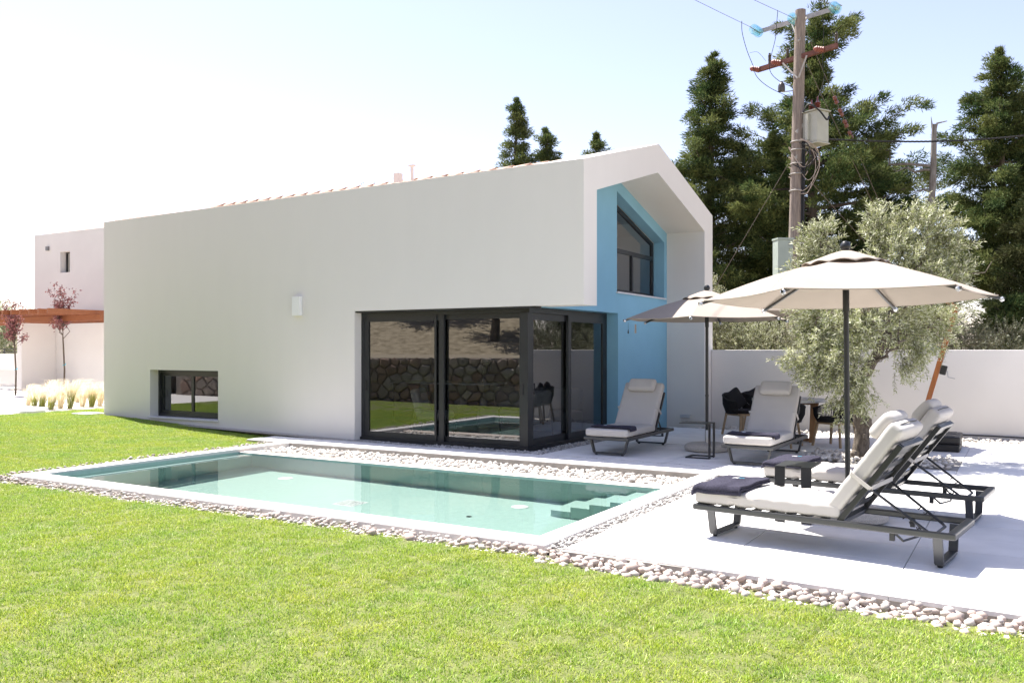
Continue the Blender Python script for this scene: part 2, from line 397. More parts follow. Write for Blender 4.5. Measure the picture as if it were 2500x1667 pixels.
def pebbles(name, m, P, size, rng, lev=1, flat=.6, parent=None, kind='stuff'):
    """P (n,3) centres, size (n,)"""
    V0, F0 = ICO1 if lev == 1 else ICO2
    n = len(P); sc3 = np.stack([np.ones(n), rng.uniform(.6, .95, n), rng.uniform(flat - .15, flat + .12, n)], 1) * size[:, None]
    yaw = rng.uniform(0, 6.283, n); c, s = np.cos(yaw), np.sin(yaw)
    tl = rng.normal(0, .22, n); ct, st = np.cos(tl), np.sin(tl)
    V = V0[None] * sc3[:, None, :] * rng.uniform(.88, 1.1, (n, len(V0), 1))
    x = V[..., 0] * ct[:, None] - V[..., 2] * st[:, None]; z = V[..., 0] * st[:, None] + V[..., 2] * ct[:, None]; y = V[..., 1]
    X = x * c[:, None] - y * s[:, None]; Y = x * s[:, None] + y * c[:, None]
    W = np.stack([X, Y, z], 2) + P[:, None, :]
    F = (F0[None] + (np.arange(n) * len(V0))[:, None, None]).reshape(-1, 3)
    t = np.repeat(rng.random(n) ** 2, len(F0)); sh = np.repeat(rng.random(n), len(F0))
    me = fast_mesh(name, W.reshape(-1, 3), F, t, sh)
    o = link_mesh(name, me, m, parent, smooth=True)
    if kind: o['kind'] = kind
    return o

def scatter_rect(x0, x1, y0, y1, sp, rng, jit=.45):
    nx = max(1, int((x1 - x0) / sp)); ny = max(1, int((y1 - y0) / sp))
    gx, gy = np.meshgrid(x0 + (np.arange(nx) + .5) * (x1 - x0) / nx, y0 + (np.arange(ny) + .5) * (y1 - y0) / ny)
    P = np.stack([gx.ravel(), gy.ravel()], 1); return P + rng.uniform(-jit, jit, P.shape) * sp

# leaves --------------------------------------------------------------
def leaf_quads(P, D, N, length, width):
    """rhombus leaves: base P, direction D, face normal N"""
    D = D / np.linalg.norm(D, axis=1, keepdims=True); S = np.cross(D, N); S /= (np.linalg.norm(S, axis=1, keepdims=True) + 1e-9)
    L = length[:, None]; W = width[:, None] / 2
    a = P; b = P + D * L * .45 + S * W; c = P + D * L; d = P + D * L * .45 - S * W
    V = np.stack([a, b, c, d], 1).reshape(-1, 3); F = np.arange(len(V)).reshape(-1, 4); return V, F

def rand_unit(n, rng):
    v = rng.normal(size=(n, 3)); return v / np.linalg.norm(v, axis=1, keepdims=True)

def lawn_z(x, y):
    t = np.clip((-11 - x) / 7, 0, 1); return -.055 + .23 * t * t * (3 - 2 * t) + .02 * np.maximum(0, -18 - x)

# ================================================================== THE SETTING
# ground: one big sheet with an opening for the pool
def sheet(name, m, xs, ys, zf, skip=None, kind='structure'):
    V = [(x, y, float(zf(x, y))) for y in ys for x in xs]; F = []; nx = len(xs)
    for j in range(len(ys) - 1):
        for i in range(nx - 1):
            cx, cy = (xs[i] + xs[i + 1]) / 2, (ys[j] + ys[j + 1]) / 2
            if skip and skip(cx, cy): continue
            F.append((j * nx + i, j * nx + i + 1, (j + 1) * nx + i + 1, (j + 1) * nx + i))
    me = bpy.data.meshes.new(name); me.from_pydata(V, [], F); me.validate()
    o = link_mesh(name, me, m, smooth=True); o['kind'] = kind; return o

WALL_A, WALL_B = Vector((-22, 6.8)), Vector((8, -5.7))       # foot of the dry-stone wall behind the camera
wd = (WALL_B - WALL_A).normalized(); wnrm = Vector((-wd.y, wd.x))   # normal towards the garden
def wall_side(x, y): return (x - WALL_A.x) * wnrm.x + (y - WALL_A.y) * wnrm.y
sheet('ground', 'dry_ground', [-900, -60, -30, -11.3, -3.3, 12, 60, 900], [-900, -40, 6.1, 10.95, 18.5, 60, 900],
      lambda x, y: -.32, skip=lambda x, y: -11.3 < x < -3.3 and 6.1 < y < 10.95)
# dry hill behind the stone wall (seen in the window glass)
def hill_z(x, y):
    d = -wall_side(x, y)
    return -.4 if d < 0 else 1.38 + .30 * d - .0016 * d * d + .35 * math.sin(x * .31 + 1) * math.sin(y * .27) * min(1, d / 5)
hx = []; V = []; F = []
NU, NW = 60, 34
for j in range(NW):
    d = (j / (NW - 1)) ** 1.6 * 75 + .25
    for i in range(NU):
        p = WALL_A + wd * (-30 + 95 * i / (NU - 1)) - wnrm * d
        V.append((p.x, p.y, hill_z(p.x, p.y)))
for j in range(NW - 1):
    for i in range(NU - 1): F.append((j * NU + i, (j + 1) * NU + i, (j + 1) * NU + i + 1, j * NU + i + 1))
me = bpy.data.meshes.new('hill'); me.from_pydata(V, [], F); link_mesh('hill', me, 'dry_ground', smooth=True)['kind'] = 'structure'

def in_lawn(x, y, e=0.0):
    """lawn region, e = inset from its edges"""
    if wall_side(x, y) < .25 + e: return False
    if x < -19.0 + e: return False
    wob = .05 * math.sin(x * 3.1) + .04 * math.sin(x * 7.7 + 1) + .03 * math.sin(y * 5.3)
    if y > 11.74 - e and x > -17.45 - e: return False
    if x > -17.45 and y > 11.9: return False
    if x < -17.45 and y > 14.5: return False
    lim_y = 6.22 - .0565 * (x + 3.19) - .27 + .08 * max(0, min(1, (x + 1.6) / 1.6)) + wob * .6 if x > -3.3 else 6.06 + wob * .7
    if x > -11.42 + wob * .6 - e and y > lim_y - e:
        # garden side of the pool and terrace, except the piece behind the pool's left end
        return x < -12.02 - e
    return True
xs = list(np.arange(-19.1, 6.01, .12)); ys = list(np.arange(-6, 14.6, .12))
sheet('lawn', 'soil', xs, ys, lambda x, y: lawn_z(x, y), skip=lambda x, y: not in_lawn(x, y, -.04))
sheet('gravel_yard', 'gravel_yard', list(np.arange(-48, -17.7, .9)) + [-17.7], list(np.arange(2, 40, .9)), lambda x, y: lawn_z(x, y) - .012,
      skip=lambda x, y: wall_side(x, y) < 0)

# grass: tuft patches instanced over the lawn (one object, nobody could count the blades)
def grass_patch(name, seed, n=150, size=.17, hmin=.018, hmax=.042):
    rng = np.random.default_rng(seed)
    P = np.c_[rng.uniform(-size / 2, size / 2, (n, 2)), np.full(n, -.01)]
    az = rng.uniform(0, 6.283, n); h = rng.uniform(hmin, hmax, n) * .8 * (1 + .6 * (rng.random(n) < .04)); lean = rng.uniform(.1, 1.5, n) * h
    w = rng.uniform(.003, .0062, n)
    wa = az + rng.normal(1.57, .5, n); S = np.c_[np.cos(wa), np.sin(wa), np.zeros(n)] * w[:, None] / 2
    Dr = np.c_[np.cos(az), np.sin(az), np.zeros(n)]
    mid = P + Dr * (lean * .35)[:, None] + np.c_[np.zeros((n, 2)), h * .62]
    tip = P + Dr * lean[:, None] + np.c_[np.zeros((n, 2)), h]
    V = np.stack([P - S, P + S, mid + S * .8, mid - S * .8, tip], 1).reshape(-1, 3)
    b = np.arange(n)[:, None] * 5
    F = np.concatenate([b + [0, 1, 2], b + [0, 2, 3], b + [3, 2, 4]], 0)
    t = np.clip(rng.beta(1.5, 1.6, n) + .5 * (rng.random(n) < .05), 0, 1)
    me = fast_mesh(name, V, F, np.tile(t, 3)); me.materials.append(MATS['grass_blade'])
    o = bpy.data.objects.new(name, me); return o
patch_col = bpy.data.collections.new('grass_patches')
for i in range(6): patch_col.objects.link(grass_patch('grass_patch', 50 + i, hmax=.036 + .016 * (i == 5)))
pts = []
sp = .105
for y in np.arange(-1.5, 14.6, sp):
    for x in np.arange(-19.1, 3.2, sp):
        xx, yy = x + RNG.uniform(-.5, .5) * sp, y + RNG.uniform(-.5, .5) * sp
        D = -.5105 * xx + .8599 * yy; l = .8599 * xx + .5105 * yy
        near = D > 3.4 and abs(l) < .63 * D + .6
        if not near and RNG.random() < .72: continue
        if in_lawn(xx, yy, .06 if near else .1): pts.append((xx, yy, lawn_z(xx, yy)))
pm = bpy.data.meshes.new('grass'); pm.from_pydata(pts, [], []); grass = bpy.data.objects.new('grass', pm); COL.objects.link(grass)
tag(grass, 'bright green mown grass of the lawn in front of the pool', 'grass', kind='stuff')
ng = bpy.data.node_groups.new('scatter', 'GeometryNodeTree')
ng.interface.new_socket('Geometry', in_out='INPUT', socket_type='NodeSocketGeometry'); ng.interface.new_socket('Geometry', in_out='OUTPUT', socket_type='NodeSocketGeometry')
gi = ng.nodes.new('NodeGroupInput'); go = ng.nodes.new('NodeGroupOutput'); ip = ng.nodes.new('GeometryNodeInstanceOnPoints')
ci = ng.nodes.new('GeometryNodeCollectionInfo'); ci.inputs['Collection'].default_value = patch_col; ci.inputs['Separate Children'].default_value = True; ci.inputs['Reset Children'].default_value = True
ip.inputs['Pick Instance'].default_value = True
rv = ng.nodes.new('FunctionNodeRandomValue'); rv.data_type = 'FLOAT_VECTOR'; rv.inputs['Min'].default_value = (-.06, -.06, 0); rv.inputs['Max'].default_value = (.06, .06, 6.283)
ng.links.new(gi.outputs[0], ip.inputs['Points']); ng.links.new(ci.outputs[0], ip.inputs['Instance']); ng.links.new(rv.outputs['Value'], ip.inputs['Rotation']); ng.links.new(ip.outputs[0], go.inputs[0])
grass.modifiers.new('scatter', 'NODES').node_group = ng

# ------------------------------------------------------------------ pool
PX0, PX1, PY0, PY1 = -10.93, -3.6, 6.53, 9.75
pool = empty('swimming_pool', (-7, 8.2, 0), label='rectangular swimming pool with pale teal lining and white stone coping', cat='swimming pool')
def pp(mb, name, m, **k):                                   # pool parts are modelled in world coordinates
    o = mb.build(name, m, pool, **k); o.matrix_parent_inverse = Matrix.Translation(-pool.location); return o
FZ = -1.42
mb = MB()
mb.add([(PX0, PY0, FZ), (PX1, PY0, FZ), (PX1, PY1, FZ), (PX0, PY1, FZ), (PX0, PY0, -.02), (PX1, PY0, -.02), (PX1, PY1, -.052), (PX0, PY1, -.052)],
       [(0, 1, 2, 3), (0, 4, 5, 1), (1, 5, 6, 2), (2, 6, 7, 3), (3, 7, 4, 0)])
shell = pp(mb, 'pool_shell', 'pool_tile')
mb = MB().box(-10.70, -10.64, PY0 + .002, PY1 - .002, FZ, -.082, bev=.006); w_ = pp(mb, 'overflow_wall', 'pool_tile')
ch_ = pp(MB().box(PX0 + .001, -10.701, PY0 + .003, PY1 - .003, -.6, -.28), 'overflow_channel', 'pool_tile')
casters = [shell, w_, ch_]
# coping, one stone slab per side
CB = .012
pp(MB().box(-11.17, PX0 - .003, 6.23, 10.88, -.14, 0, bev=CB), 'coping', 'coping')
pp(MB().box(PX0 - .002, PX1 + .002, 6.232, PY0 - .003, -.14, 0, bev=CB), 'coping', 'coping')
pp(MB().box(PX1 + .003, -3.38, 6.231, 10.88, -.14, 0, bev=CB), 'coping', 'coping')
pp(MB().box(PX0 - .001, PX1 + .001, PY1 + .003, 9.985, -.2, -.05, bev=.012), 'overflow_lip', 'lip')
for xr, z in ((-4.79, -1.10), (-4.53, -.84), (-4.29, -.59), (-4.03, -.33), (-3.80, -.10)):
    o = pp(MB().box(xr, PX1 - .002 if xr > -3.9 else xr + .262, 8.96, PY1 - .003, FZ + .002, z, bev=.008), 'step', 'pool_tile'); casters.append(o)
for x, y in ((-9.33, 9.2), (-5.36, 9.22)):
    o = pp(MB().lathe([(.11, FZ), (.11, FZ + .02), (.09, FZ + .03), (.0, FZ + .03)], 20), 'pool_light', 'white'); o.data.transform(Matrix.Translation((x, y, 0))); casters.append(o)
g = MB().box(-7.46, -7.14, 8.14, 8.46, FZ + .004, FZ + .012)
grate = pp(g, 'drain_grate', 'white'); casters.append(grate)
g = MB()
for i in range(9): g.box(-7.44 + i * .034, -7.428 + i * .034, 8.16, 8.44, FZ + .0122, FZ + .016)
sg = g.build('grate_slot', 'mid_grey', grate)
pp(MB().lathe([(.035, FZ), (.035, FZ + .012), (0, FZ + .012)], 12, Matrix.Translation((-5.6, 8.45, 0))), 'outlet', 'anthracite')
water = MB().add([(PX0 - .005, PY0 - .005, -.07), (PX1 + .005, PY0 - .005, -.07), (PX1 + .005, PY1 + .004, -.07), (PX0 - .005, PY1 + .004, -.07)], [(0, 1, 2, 3)], smooth=True).build('water', 'water')
water['kind'] = 'structure'; water.cycles.is_caustics_caster = True
for o in casters: o.cycles.is_caustics_receiver = True
# pebble channel behind the pool
sheet('pebble_channel', 'gravel_ground', [PX0, PX1], [9.98, 10.885], lambda x, y: -.13)
rngp = np.random.default_rng(3)
P = scatter_rect(PX0 + .03, PX1 - .03, 10.0, 10.85, .058, rngp); n = len(P)
P3 = np.c_[P, -.105 + rngp.uniform(-.01, .045, n)]
tag(pebbles('channel_pebbles', 'pebble_white', P3, rngp.uniform(.026, .052, n), rngp), 'white rounded pebbles filling the channel behind the pool', 'pebbles')

# ------------------------------------------------------------------ terrace
terrace = MB()
terrace.box(-3.19, 6.0, 6.15, 17.1, -.16, -.012)            # main field
terrace.box(-6.36, -3.19, 10.882, 17.1, -.16, -.012)
terrace.box(-12.0, -6.36, 10.882, 11.62, -.16, -.012)
terrace_o = terrace.build('terrace', 'paving_base'); terrace_o['kind'] = 'structure'
SLAB = {}
def slab(x0, x1, y0, y1):
    g = .007; key = (round(x1 - x0, 3), round(y1 - y0, 3))
    if key not in SLAB:
        SLAB[key] = None; o = MB().box(-key[0] / 2 + g / 2, key[0] / 2 - g / 2, -key[1] / 2 + g / 2, key[1] / 2 - g / 2, -.03, 0, bev=.003).build('paving_slab', 'paving', terrace_o); SLAB[key] = o.data
    else:
        o = bpy.data.objects.new('paving_slab', SLAB[key]); COL.objects.link(o); o.parent = terrace_o
    o.location = ((x0 + x1) / 2, (y0 + y1) / 2, random.uniform(-.0008, .0008)); return o
XC = [-3.19, -1.97, -.76, .45, 1.66, 2.87, 4.08, 5.29]
def rowfill(ys, cols):
    for y0, y1 in zip(ys[:-1], ys[1:]):
        for x0, x1 in zip(cols[:-1], cols[1:]): slab(x0, x1, y0, y1)
rowfill([6.53, 7.12, 7.71, 8.30, 8.89, 9.48, 10.07, 10.66], XC)
rowfill([10.72, 11.56], XC); rowfill([10.885, 11.56], [-12.0, -10.79, -9.58, -8.37, -7.16, -5.95, -4.4, -3.19])
LC = [-6.36, -5.6, -4.39, -3.19]
rowfill([11.62, 12.21, 12.80], LC + XC[1:]); rowfill([12.80, 13.39, 13.98], LC + [-2.78]); 
rowfill([12.80, 13.39, 13.98], [-.76, .45, 1.66, 2.87, 4.08, 5.29])
rowfill([14.04, 14.63, 15.22, 15.81, 16.05], LC + XC[1:]); rowfill([16.05, 16.58, 17.1], LC + [-1.97])
# slanted front row
for x0, x1 in zip(XC[:-1], XC[1:]):
    f = lambda x: 6.22 - .0565 * (x + 3.19)
    g = .0018; a, b = x0 + g, x1 - g
    mb = MB().add([(a, f(a), -.03), (b, f(b), -.03), (b, 6.53 - g, -.03), (a, 6.53 - g, -.03), (a, f(a), 0), (b, f(b), 0), (b, 6.53 - g, 0), (a, 6.53 - g, 0)],
                  [(0, 3, 2, 1), (4, 5, 6, 7), (0, 1, 5, 4), (1, 2, 6, 5), (2, 3, 7, 6), (3, 0, 4, 7)])
    mb.build('paving_slab', 'paving', terrace_o)
mb = MB().add([(-3.19, 6.225, -.2), (5.29, 5.745, -.2), (5.29, 6.5, -.2), (-3.19, 6.5, -.2), (-3.19, 6.225, -.022), (5.29, 5.745, -.022), (5.29, 6.5, -.022), (-3.19, 6.5, -.022)],
              [(0, 1, 5, 4), (1, 2, 6, 5), (3, 0, 4, 7), (4, 5, 6, 7)]).build('terrace_edge', 'paving_base', terrace_o)

# ------------------------------------------------------------------ loose stones
# big pale pebbles between lawn and pool / terrace: the 300 largest in view singly, the rest as one part
bed = MB()
bed.add([(-11.7, 5.75, -.075), (6, 5.3, -.075), (6, 6.3, -.075), (-11.17, 6.3, -.075), (-11.7, 12.0, -.075), (-11.1, 12.0, -.075), (-11.1, 6.25, -.075)], [(0, 1, 2, 3), (0, 3, 6, 5, 4)])
border = bed.build('pebble_border', 'gravel_ground'); border['kind'] = 'structure'
rb = np.random.default_rng(11); pos = []
PK = .33
def edge_y(x): return 6.23 if x < -3.3 else 6.22 - .0565 * (x + 3.19)
for x, y in scatter_rect(-11.6, 2.6, 5.5, 6.23, .062, rb):
    if y > edge_y(x) - .03: continue
    if y < edge_y(x) - (.33 if x > -3.3 else .22) + rb.normal(0, .02): continue
    pos.append((x, y, -.055 + rb.uniform(0, .045) * min(1, (y - edge_y(x) + .32) / .2)))
for x, y in scatter_rect(-11.55, -11.2, 6.0, 11.9, .07, rb): pos.append((x, y, -.045 + rb.uniform(0, .03)))
for x, y in scatter_rect(-12.1, -11.2, 10.95, 10.88, .07, rb): pos.append((x, y, -.04))
pos = np.array(pos); size = rb.uniform(.024, .046, len(pos)) * np.clip(1 - (-3 - pos[:, 0]) * .06, .66, 1) * (1 + .35 * (rb.random(len(pos)) < .15))
D = -.5105 * pos[:, 0] + .8599 * pos[:, 1]; l = .8599 * pos[:, 0] + .5105 * pos[:, 1]
vis = size / D * (np.abs(l) < .6 * D); order = np.argsort(-vis); near, rest = order[:298], order[298:]
fine = np.concatenate([scatter_rect(-11.45, -3.3, 5.98, 6.22, .04, rb), scatter_rect(-3.3, 2.5, 5.62, 6.2, .045, rb)]); fine = fine[np.array([edge_y(x) - (.33 if x > -3.3 else .25) < y < edge_y(x) - .015 for x, y in fine])]
pebbles('small_pebbles', 'pebble', np.c_[fine, np.full(len(fine), -.066) + rb.uniform(0, .012, len(fine))], rb.uniform(.012, .024, len(fine)), rb, parent=border)
var = []
for k in range(8):
    V0, F0 = ICO1; rk = np.random.default_rng(k)
    V = V0 * np.array([1, rk.uniform(.62, .92), rk.uniform(.5, .72)]) * rk.uniform(.9, 1.1, (len(V0), 1))
    me = fast_mesh('pebble', V, F0, np.full(len(F0), rk.random() ** 1.5), np.full(len(F0), rk.random())); me.materials.append(MATS['pebble']); me.shade_smooth(); var.append(me)
for q in near:
    o = bpy.data.objects.new('pebble', var[int(rb.integers(8))]); COL.objects.link(o); o.parent = border; s_ = size[q]
    o.location = pos[q]; o.scale = (s_, s_, s_); o.rotation_euler = (rb.normal(0, .25), rb.normal(0, .25), rb.uniform(0, 6.28))
pebbles('loose_pebbles', 'pebble', pos[rest], size[rest], rb, parent=border)
# small stones right of the pool
sheet('gravel_strip', 'gravel_ground', [-3.38, -3.19], [6.2, 10.885], lambda x, y: -.05)
P = scatter_rect(-3.37, -3.20, 6.24, 10.8, .03, rb); n = len(P)
tag(pebbles('gravel', 'gravel', np.c_[P, -.04 + rb.uniform(0, .03, n)], rb.uniform(.012, .026, n), rb), 'small grey stones in the narrow strip right of the pool', 'gravel')
# gravel round the foot of the house
sheet('gravel_bed', 'gravel_ground', [-17.5, -6.36], [11.55, 12.2], lambda x, y: -.07 + max(0, lawn_z(x, 11.8) + .02))
sheet('gravel_bed', 'gravel_ground', [-6.9, -6.35], [11.6, 17.6], lambda x, y: -.065)
P = np.concatenate([scatter_rect(-12, -6.4, 11.58, 11.83, .03, rb), scatter_rect(-6.72, -6.37, 11.58, 15.2, .03, rb), scatter_rect(-8.6, -6.4, 11.55, 11.95, .03, rb)]); n = len(P)
tag(pebbles('gravel', 'gravel', np.c_[P, -.05 + rb.uniform(0, .05, n)], rb.uniform(.011, .024, n), rb), 'small grey gravel at the foot of the glass corner', 'gravel')
# gravel in the long gaps between slab fields
P = np.concatenate([scatter_rect(-6.3, 1.2, 11.565, 11.615, .022, rb), scatter_rect(-6.3, 1.2, 13.985, 14.035, .022, rb), scatter_rect(-3.15, 1.0, 10.665, 10.715, .022, rb)]); n = len(P)
tag(pebbles('gravel', 'gravel', np.c_[P, -.012 + rb.uniform(-.004, .004, n)], rb.uniform(.008, .015, n), rb), 'fine gravel filling the long gaps between terrace slabs', 'gravel')
# bed along the garden wall and bed of the olive tree
sheet('wall_bed', 'gravel_ground', [-6.6, -1.97, 6], [16.04, 17.1, 18.05], lambda x, y: -.09, skip=lambda x, y: x < -1.97 and y < 17.1)
P = np.concatenate([scatter_rect(-5.9, -1.9, 17.1, 17.95, .075, rb), scatter_rect(-1.9, 1.6, 16.1, 17.95, .075, rb)]); n = len(P)
tag(pebbles('pebbles', 'pebble_white', np.c_[P, -.065 + rb.uniform(0, .05, n)], rb.uniform(.03, .055, n), rb), 'pale pebbles in the bed along the foot of the garden wall', 'pebbles')
sheet('tree_bed', 'gravel_ground', [-2.78, -.76], [12.82, 13.96], lambda x, y: -.012 + .012)
P = scatter_rect(-2.75, -.85, 12.86, 13.93, .07, rb); n = len(P)
tag(pebbles('pebbles', 'pebble_white', np.c_[P, .012 + rb.uniform(0, .06, n)], rb.uniform(.03, .055, n), rb), 'pale pebbles heaped round the foot of the olive tree', 'pebbles')

# ================================================================== THE HOUSE
GX = -5.74; BX = -6.57; FY = 11.8; EZ = 4.5; EZL = 4.42; RX = -17.5
house = empty('villa', (-11.6, 15, 0), label='white villa with a blue recessed gable wall, tiled roof and glazed corner', cat='house')
HI = Matrix.Translation(-house.location)
def hp(o, parent=None):
    o.parent = parent or house; o.matrix_parent_inverse = HI if parent is None else Matrix.Identity(4)
    return o
def hb(mb, name, m, parent=None, **k): return hp(mb.build(name, m, None, **k), parent)
win = [(-15.92, .18), (-13.82, .18), (-13.82, 1.18), (-15.92, 1.18)]
hp(prism('front_wall', [(RX, -.15), (-10.27, -.15), (-10.27, 2.29), (BX, 2.29), (BX, EZ), (RX, EZL)], [win], .3, 'plaster', 'Y', FY))
hp(prism('gable_frame', [(11.8, 2.29), (12.27, 2.29), (12.27, 4.10), (14.88, 4.83), (17.56, 4.08), (17.56, -.15), (18.09, -.15), (18.09, 4.47), (14.93, 5.36), (11.8, 4.5)], [], GX - BX - .001, 'plaster', 'X', BX))
# blue wall with the corner-door opening and the slanted upper window
uw = [(14.93, 2.69), (17.41, 2.69), (17.41, 3.88), (14.93, 4.58)]
hp(prism('blue_wall', [(12.1, 2.29), (14.98, 2.29), (14.98, -.15), (17.56, -.15), (17.56, 4.08), (14.88, 4.83), (12.27, 4.10), (12.1, 4.1)], [uw], .24, 'blue_paint', 'X', BX - .241))
# other walls, floors, ceiling
hb(MB().box(RX, RX + .25, FY + .301, 18.09, -.15, 4.4), 'side_wall', 'plaster_pink')
hb(MB().box(RX + .251, BX - .001, 17.84, 18.09, -.15, 4.42), 'rear_wall', 'plaster_pink')
hb(MB().box(RX + .26, BX - .26, 12.2, 17.83, -.1, -.002), 'floor', 'floor_int')
hb(MB().box(RX + .26, BX - .26, 12.12, 17.83, 2.31, 2.5), 'ceiling', 'interior')
hb(MB().box(RX + .26, BX - .26, 17.75, 17.835, 0, 2.31), 'inner_wall', 'interior')
hb(MB().box(-13.0, -12.9, 12.11, 17.7, 0, 2.31), 'inner_wall', 'interior')
hb(MB().box(-10.1, -9.98, 12.4, 17.84, 2.5, 4.5), 'inner_wall', 'interior')
# roof: two slopes with clay tiles
xe = BX - .245
roof = hb(MB().add([(RX, 11.83, 4.40), (xe, 11.83, 4.47), (xe, 14.94, 5.18), (RX, 14.94, 5.14), (xe, 18.08, 4.45), (RX, 18.08, 4.39),
                    (RX, 11.83, 4.30), (xe, 11.83, 4.37), (xe, 14.94, 5.08), (RX, 14.94, 5.04), (xe, 18.08, 4.35), (RX, 18.08, 4.29)],
                   [(0, 1, 2, 3), (3, 2, 4, 5), (6, 9, 8, 7), (9, 11, 10, 8), (0, 6, 7, 1), (5, 4, 10, 11), (0, 3, 9, 6), (3, 5, 11, 9), (1, 7, 8, 2), (2, 8, 10, 4)]), 'roof', 'roof_tile')
def barrel(r, L, n=6, taper=.9, flip=1):
    V = []; F = []
    for j, (y, rr) in enumerate(((0, r), (L, r * taper))):
        for ring in (0, .78):
            for k in range(n + 1):
                q = math.pi * k / n; rad = rr - (.014 if ring else 0)
                V.append((math.cos(q) * rad, y, math.sin(q) * rad * .75))
    m_ = n + 1
    for k in range(n):
        F += [(k, k + 1, 2 * m_ + k + 1, 2 * m_ + k), (m_ + k + 1, m_ + k, 3 * m_ + k, 3 * m_ + k + 1), (k + 1, k, m_ + k, m_ + k + 1), (2 * m_ + k, 2 * m_ + k + 1, 3 * m_ + k + 1, 3 * m_ + k)]
    return V, F
tile_me = bpy.data.meshes.new('roof_tile'); tv, tf = barrel(.085, .44); tile_me.from_pydata(tv, [], tf); tile_me.materials.append(M['roof_tile']); tile_me.shade_smooth()
ridge_me = bpy.data.meshes.new('ridge_tile'); rv_, rf_ = barrel(.11, .46, 7, .82); ridge_me.from_pydata(rv_, [], rf_); ridge_me.materials.append(M['roof_tile']); ridge_me.shade_smooth()
def rt(me, name, mtx):
    o = bpy.data.objects.new(name, me); COL.objects.link(o); o.parent = roof; o.matrix_local = mtx; return o
slope = math.atan2(.70, 3.11)
x = BX - .32; i = 0
stuffv = []; stufff = []
while x > RX + .1:
    ze = EZL + (EZ - EZL) * (x - RX) / (BX - RX) + .015
    rt(tile_me, 'roof_tile', Matrix.Translation((x, 11.91, ze - .045)) @ Matrix.Rotation(slope, 4, 'X'))
    for side in (1, -1):
        for k in range(8 if side == 1 else 8):
            if side == 1 and k == 0: continue
            M4 = Matrix.Translation((x, 11.86 + k * .385 * math.cos(slope), ze - .045 + k * .385 * math.sin(slope))) if side == 1 else Matrix.Translation((x, 18.09, ze - .03)) @ Matrix.Rotation(math.pi, 4, 'Z') @ Matrix.Translation((0, k * .385 * math.cos(slope), k * .385 * math.sin(slope)))
            M4 = M4 @ Matrix.Rotation(slope, 4, 'X'); b = len(stuffv)
            stuffv += [tuple(M4 @ Vector(v)) for v in tv]; stufff += [tuple(q + b for q in f) for f in tf]
    x -= .235
me = bpy.data.meshes.new('tile_field'); me.from_pydata(stuffv, [], stufff); tfo = link_mesh('tile_field', me, 'roof_tile', roof, smooth=True); tfo['kind'] = 'stuff'
x = BX - .25
while x > RX:
    rt(ridge_me, 'ridge_tile', Matrix.Translation((x, 14.94, 5.235 + .004 * (x - BX))) @ Matrix.Rotation(math.pi / 2, 4, 'Z') @ Matrix.Rotation(R(-2), 4, 'X'))
    x -= .40
hb(MB().box(-11.62, -11.48, 14.6, 14.74, 5.1, 5.38), 'roof_vent', 'plaster_pink')
hb(MB().tube([(-11.2, 14.7, 5.1), (-11.2, 14.7, 5.5)], .035).box(-11.27, -11.13, 14.66, 14.74, 5.5, 5.53), 'vent_pipe', 'plaster_pink')
# wall light
wl_ = hb(MB().box(-11.72, -11.53, FY - .085, FY - .002, 2.235, 2.59, bev=.006), 'wall_light', 'white')
hb(MB().box(-6.26, -6.04, 17.50, 17.557, .17, .235, bev=.004), 'wall_light', 'grey_white')

# small window
def winframe(x0, x1, z0, z1, y, mull, parent, name='frame'):
    return None
w1 = hb(MB().box(-15.915, -15.86, 12.0, 12.09, .20, 1.175).box(-13.875, -13.825, 12.0, 12.09, .20, 1.175).box(-15.86, -13.875, 12.0, 12.09, 1.12, 1.175).box(-15.86, -13.875, 12.0, 12.09, .20, .25), 'window', 'anthracite')
def sash(parent, x0, x1, z0, z1, y, t=.07, d=.035):
    s = MB().box(x0, x0 + t, y, y + d, z0, z1).box(x1 - t, x1, y, y + d, z0, z1).box(x0 + t, x1 - t, y, y + d, z1 - t, z1).box(x0 + t, x1 - t, y, y + d, z0, z0 + t).build('sash', 'anthracite', parent)
    g = MB().add([(x0 + t, y + d / 2, z0 + t), (x1 - t, y + d / 2, z0 + t), (x1 - t, y + d / 2, z1 - t), (x0 + t, y + d / 2, z1 - t)], [(0, 1, 2, 3)]).build('pane', 'glass', parent)
    return s
sash(w1, -15.86, -14.82, .25, 1.12, 12.045); sash(w1, -14.87, -13.875, .25, 1.12, 12.008)
MB().tube([(-15.80, 12.03, .60), (-15.80, 11.985, .62), (-15.80, 11.985, .74), (-15.80, 12.03, .76)], .008, 8).build('handle', 'anthracite', w1)
hb(MB().box(-15.97, -13.80, FY - .035, 12.0, .165, .195, bev=.004), 'sill', 'stone_sill')
# sliding doors of the corner: along the front (plane Y=12) and along the gable side (plane X=-6.8)
dz = 2.285
dr = hb(MB().box(-10.268, -6.79, 11.98, 12.10, 2.20, dz).box(-10.268, -6.79, 11.94, 12.11, -.03, .045).box(-10.268, -10.20, 11.98, 12.10, .045, 2.20), 'sliding_door', 'anthracite')
sash(dr, -10.20, -8.46, .045, 2.20, 11.985, t=.10, d=.045); sash(dr, -8.58, -6.86, .045, 2.20, 12.04, t=.085, d=.045)
MB().box(-6.955, -6.80, 11.95, 12.11, .046, 2.199, bev=.004).build('corner_post', 'anthracite', dr)
MB().box(-8.64, -8.60, 11.962, 11.984, .05, 2.19).build('interlock', 'anthracite', dr)
for x in (-10.165, -6.905): MB().box(x, x + .03, 11.972 if x < -9 else 11.938, 11.9845 if x < -9 else 11.9495, .88, 1.06, bev=.002).build('handle', 'rubber', dr)
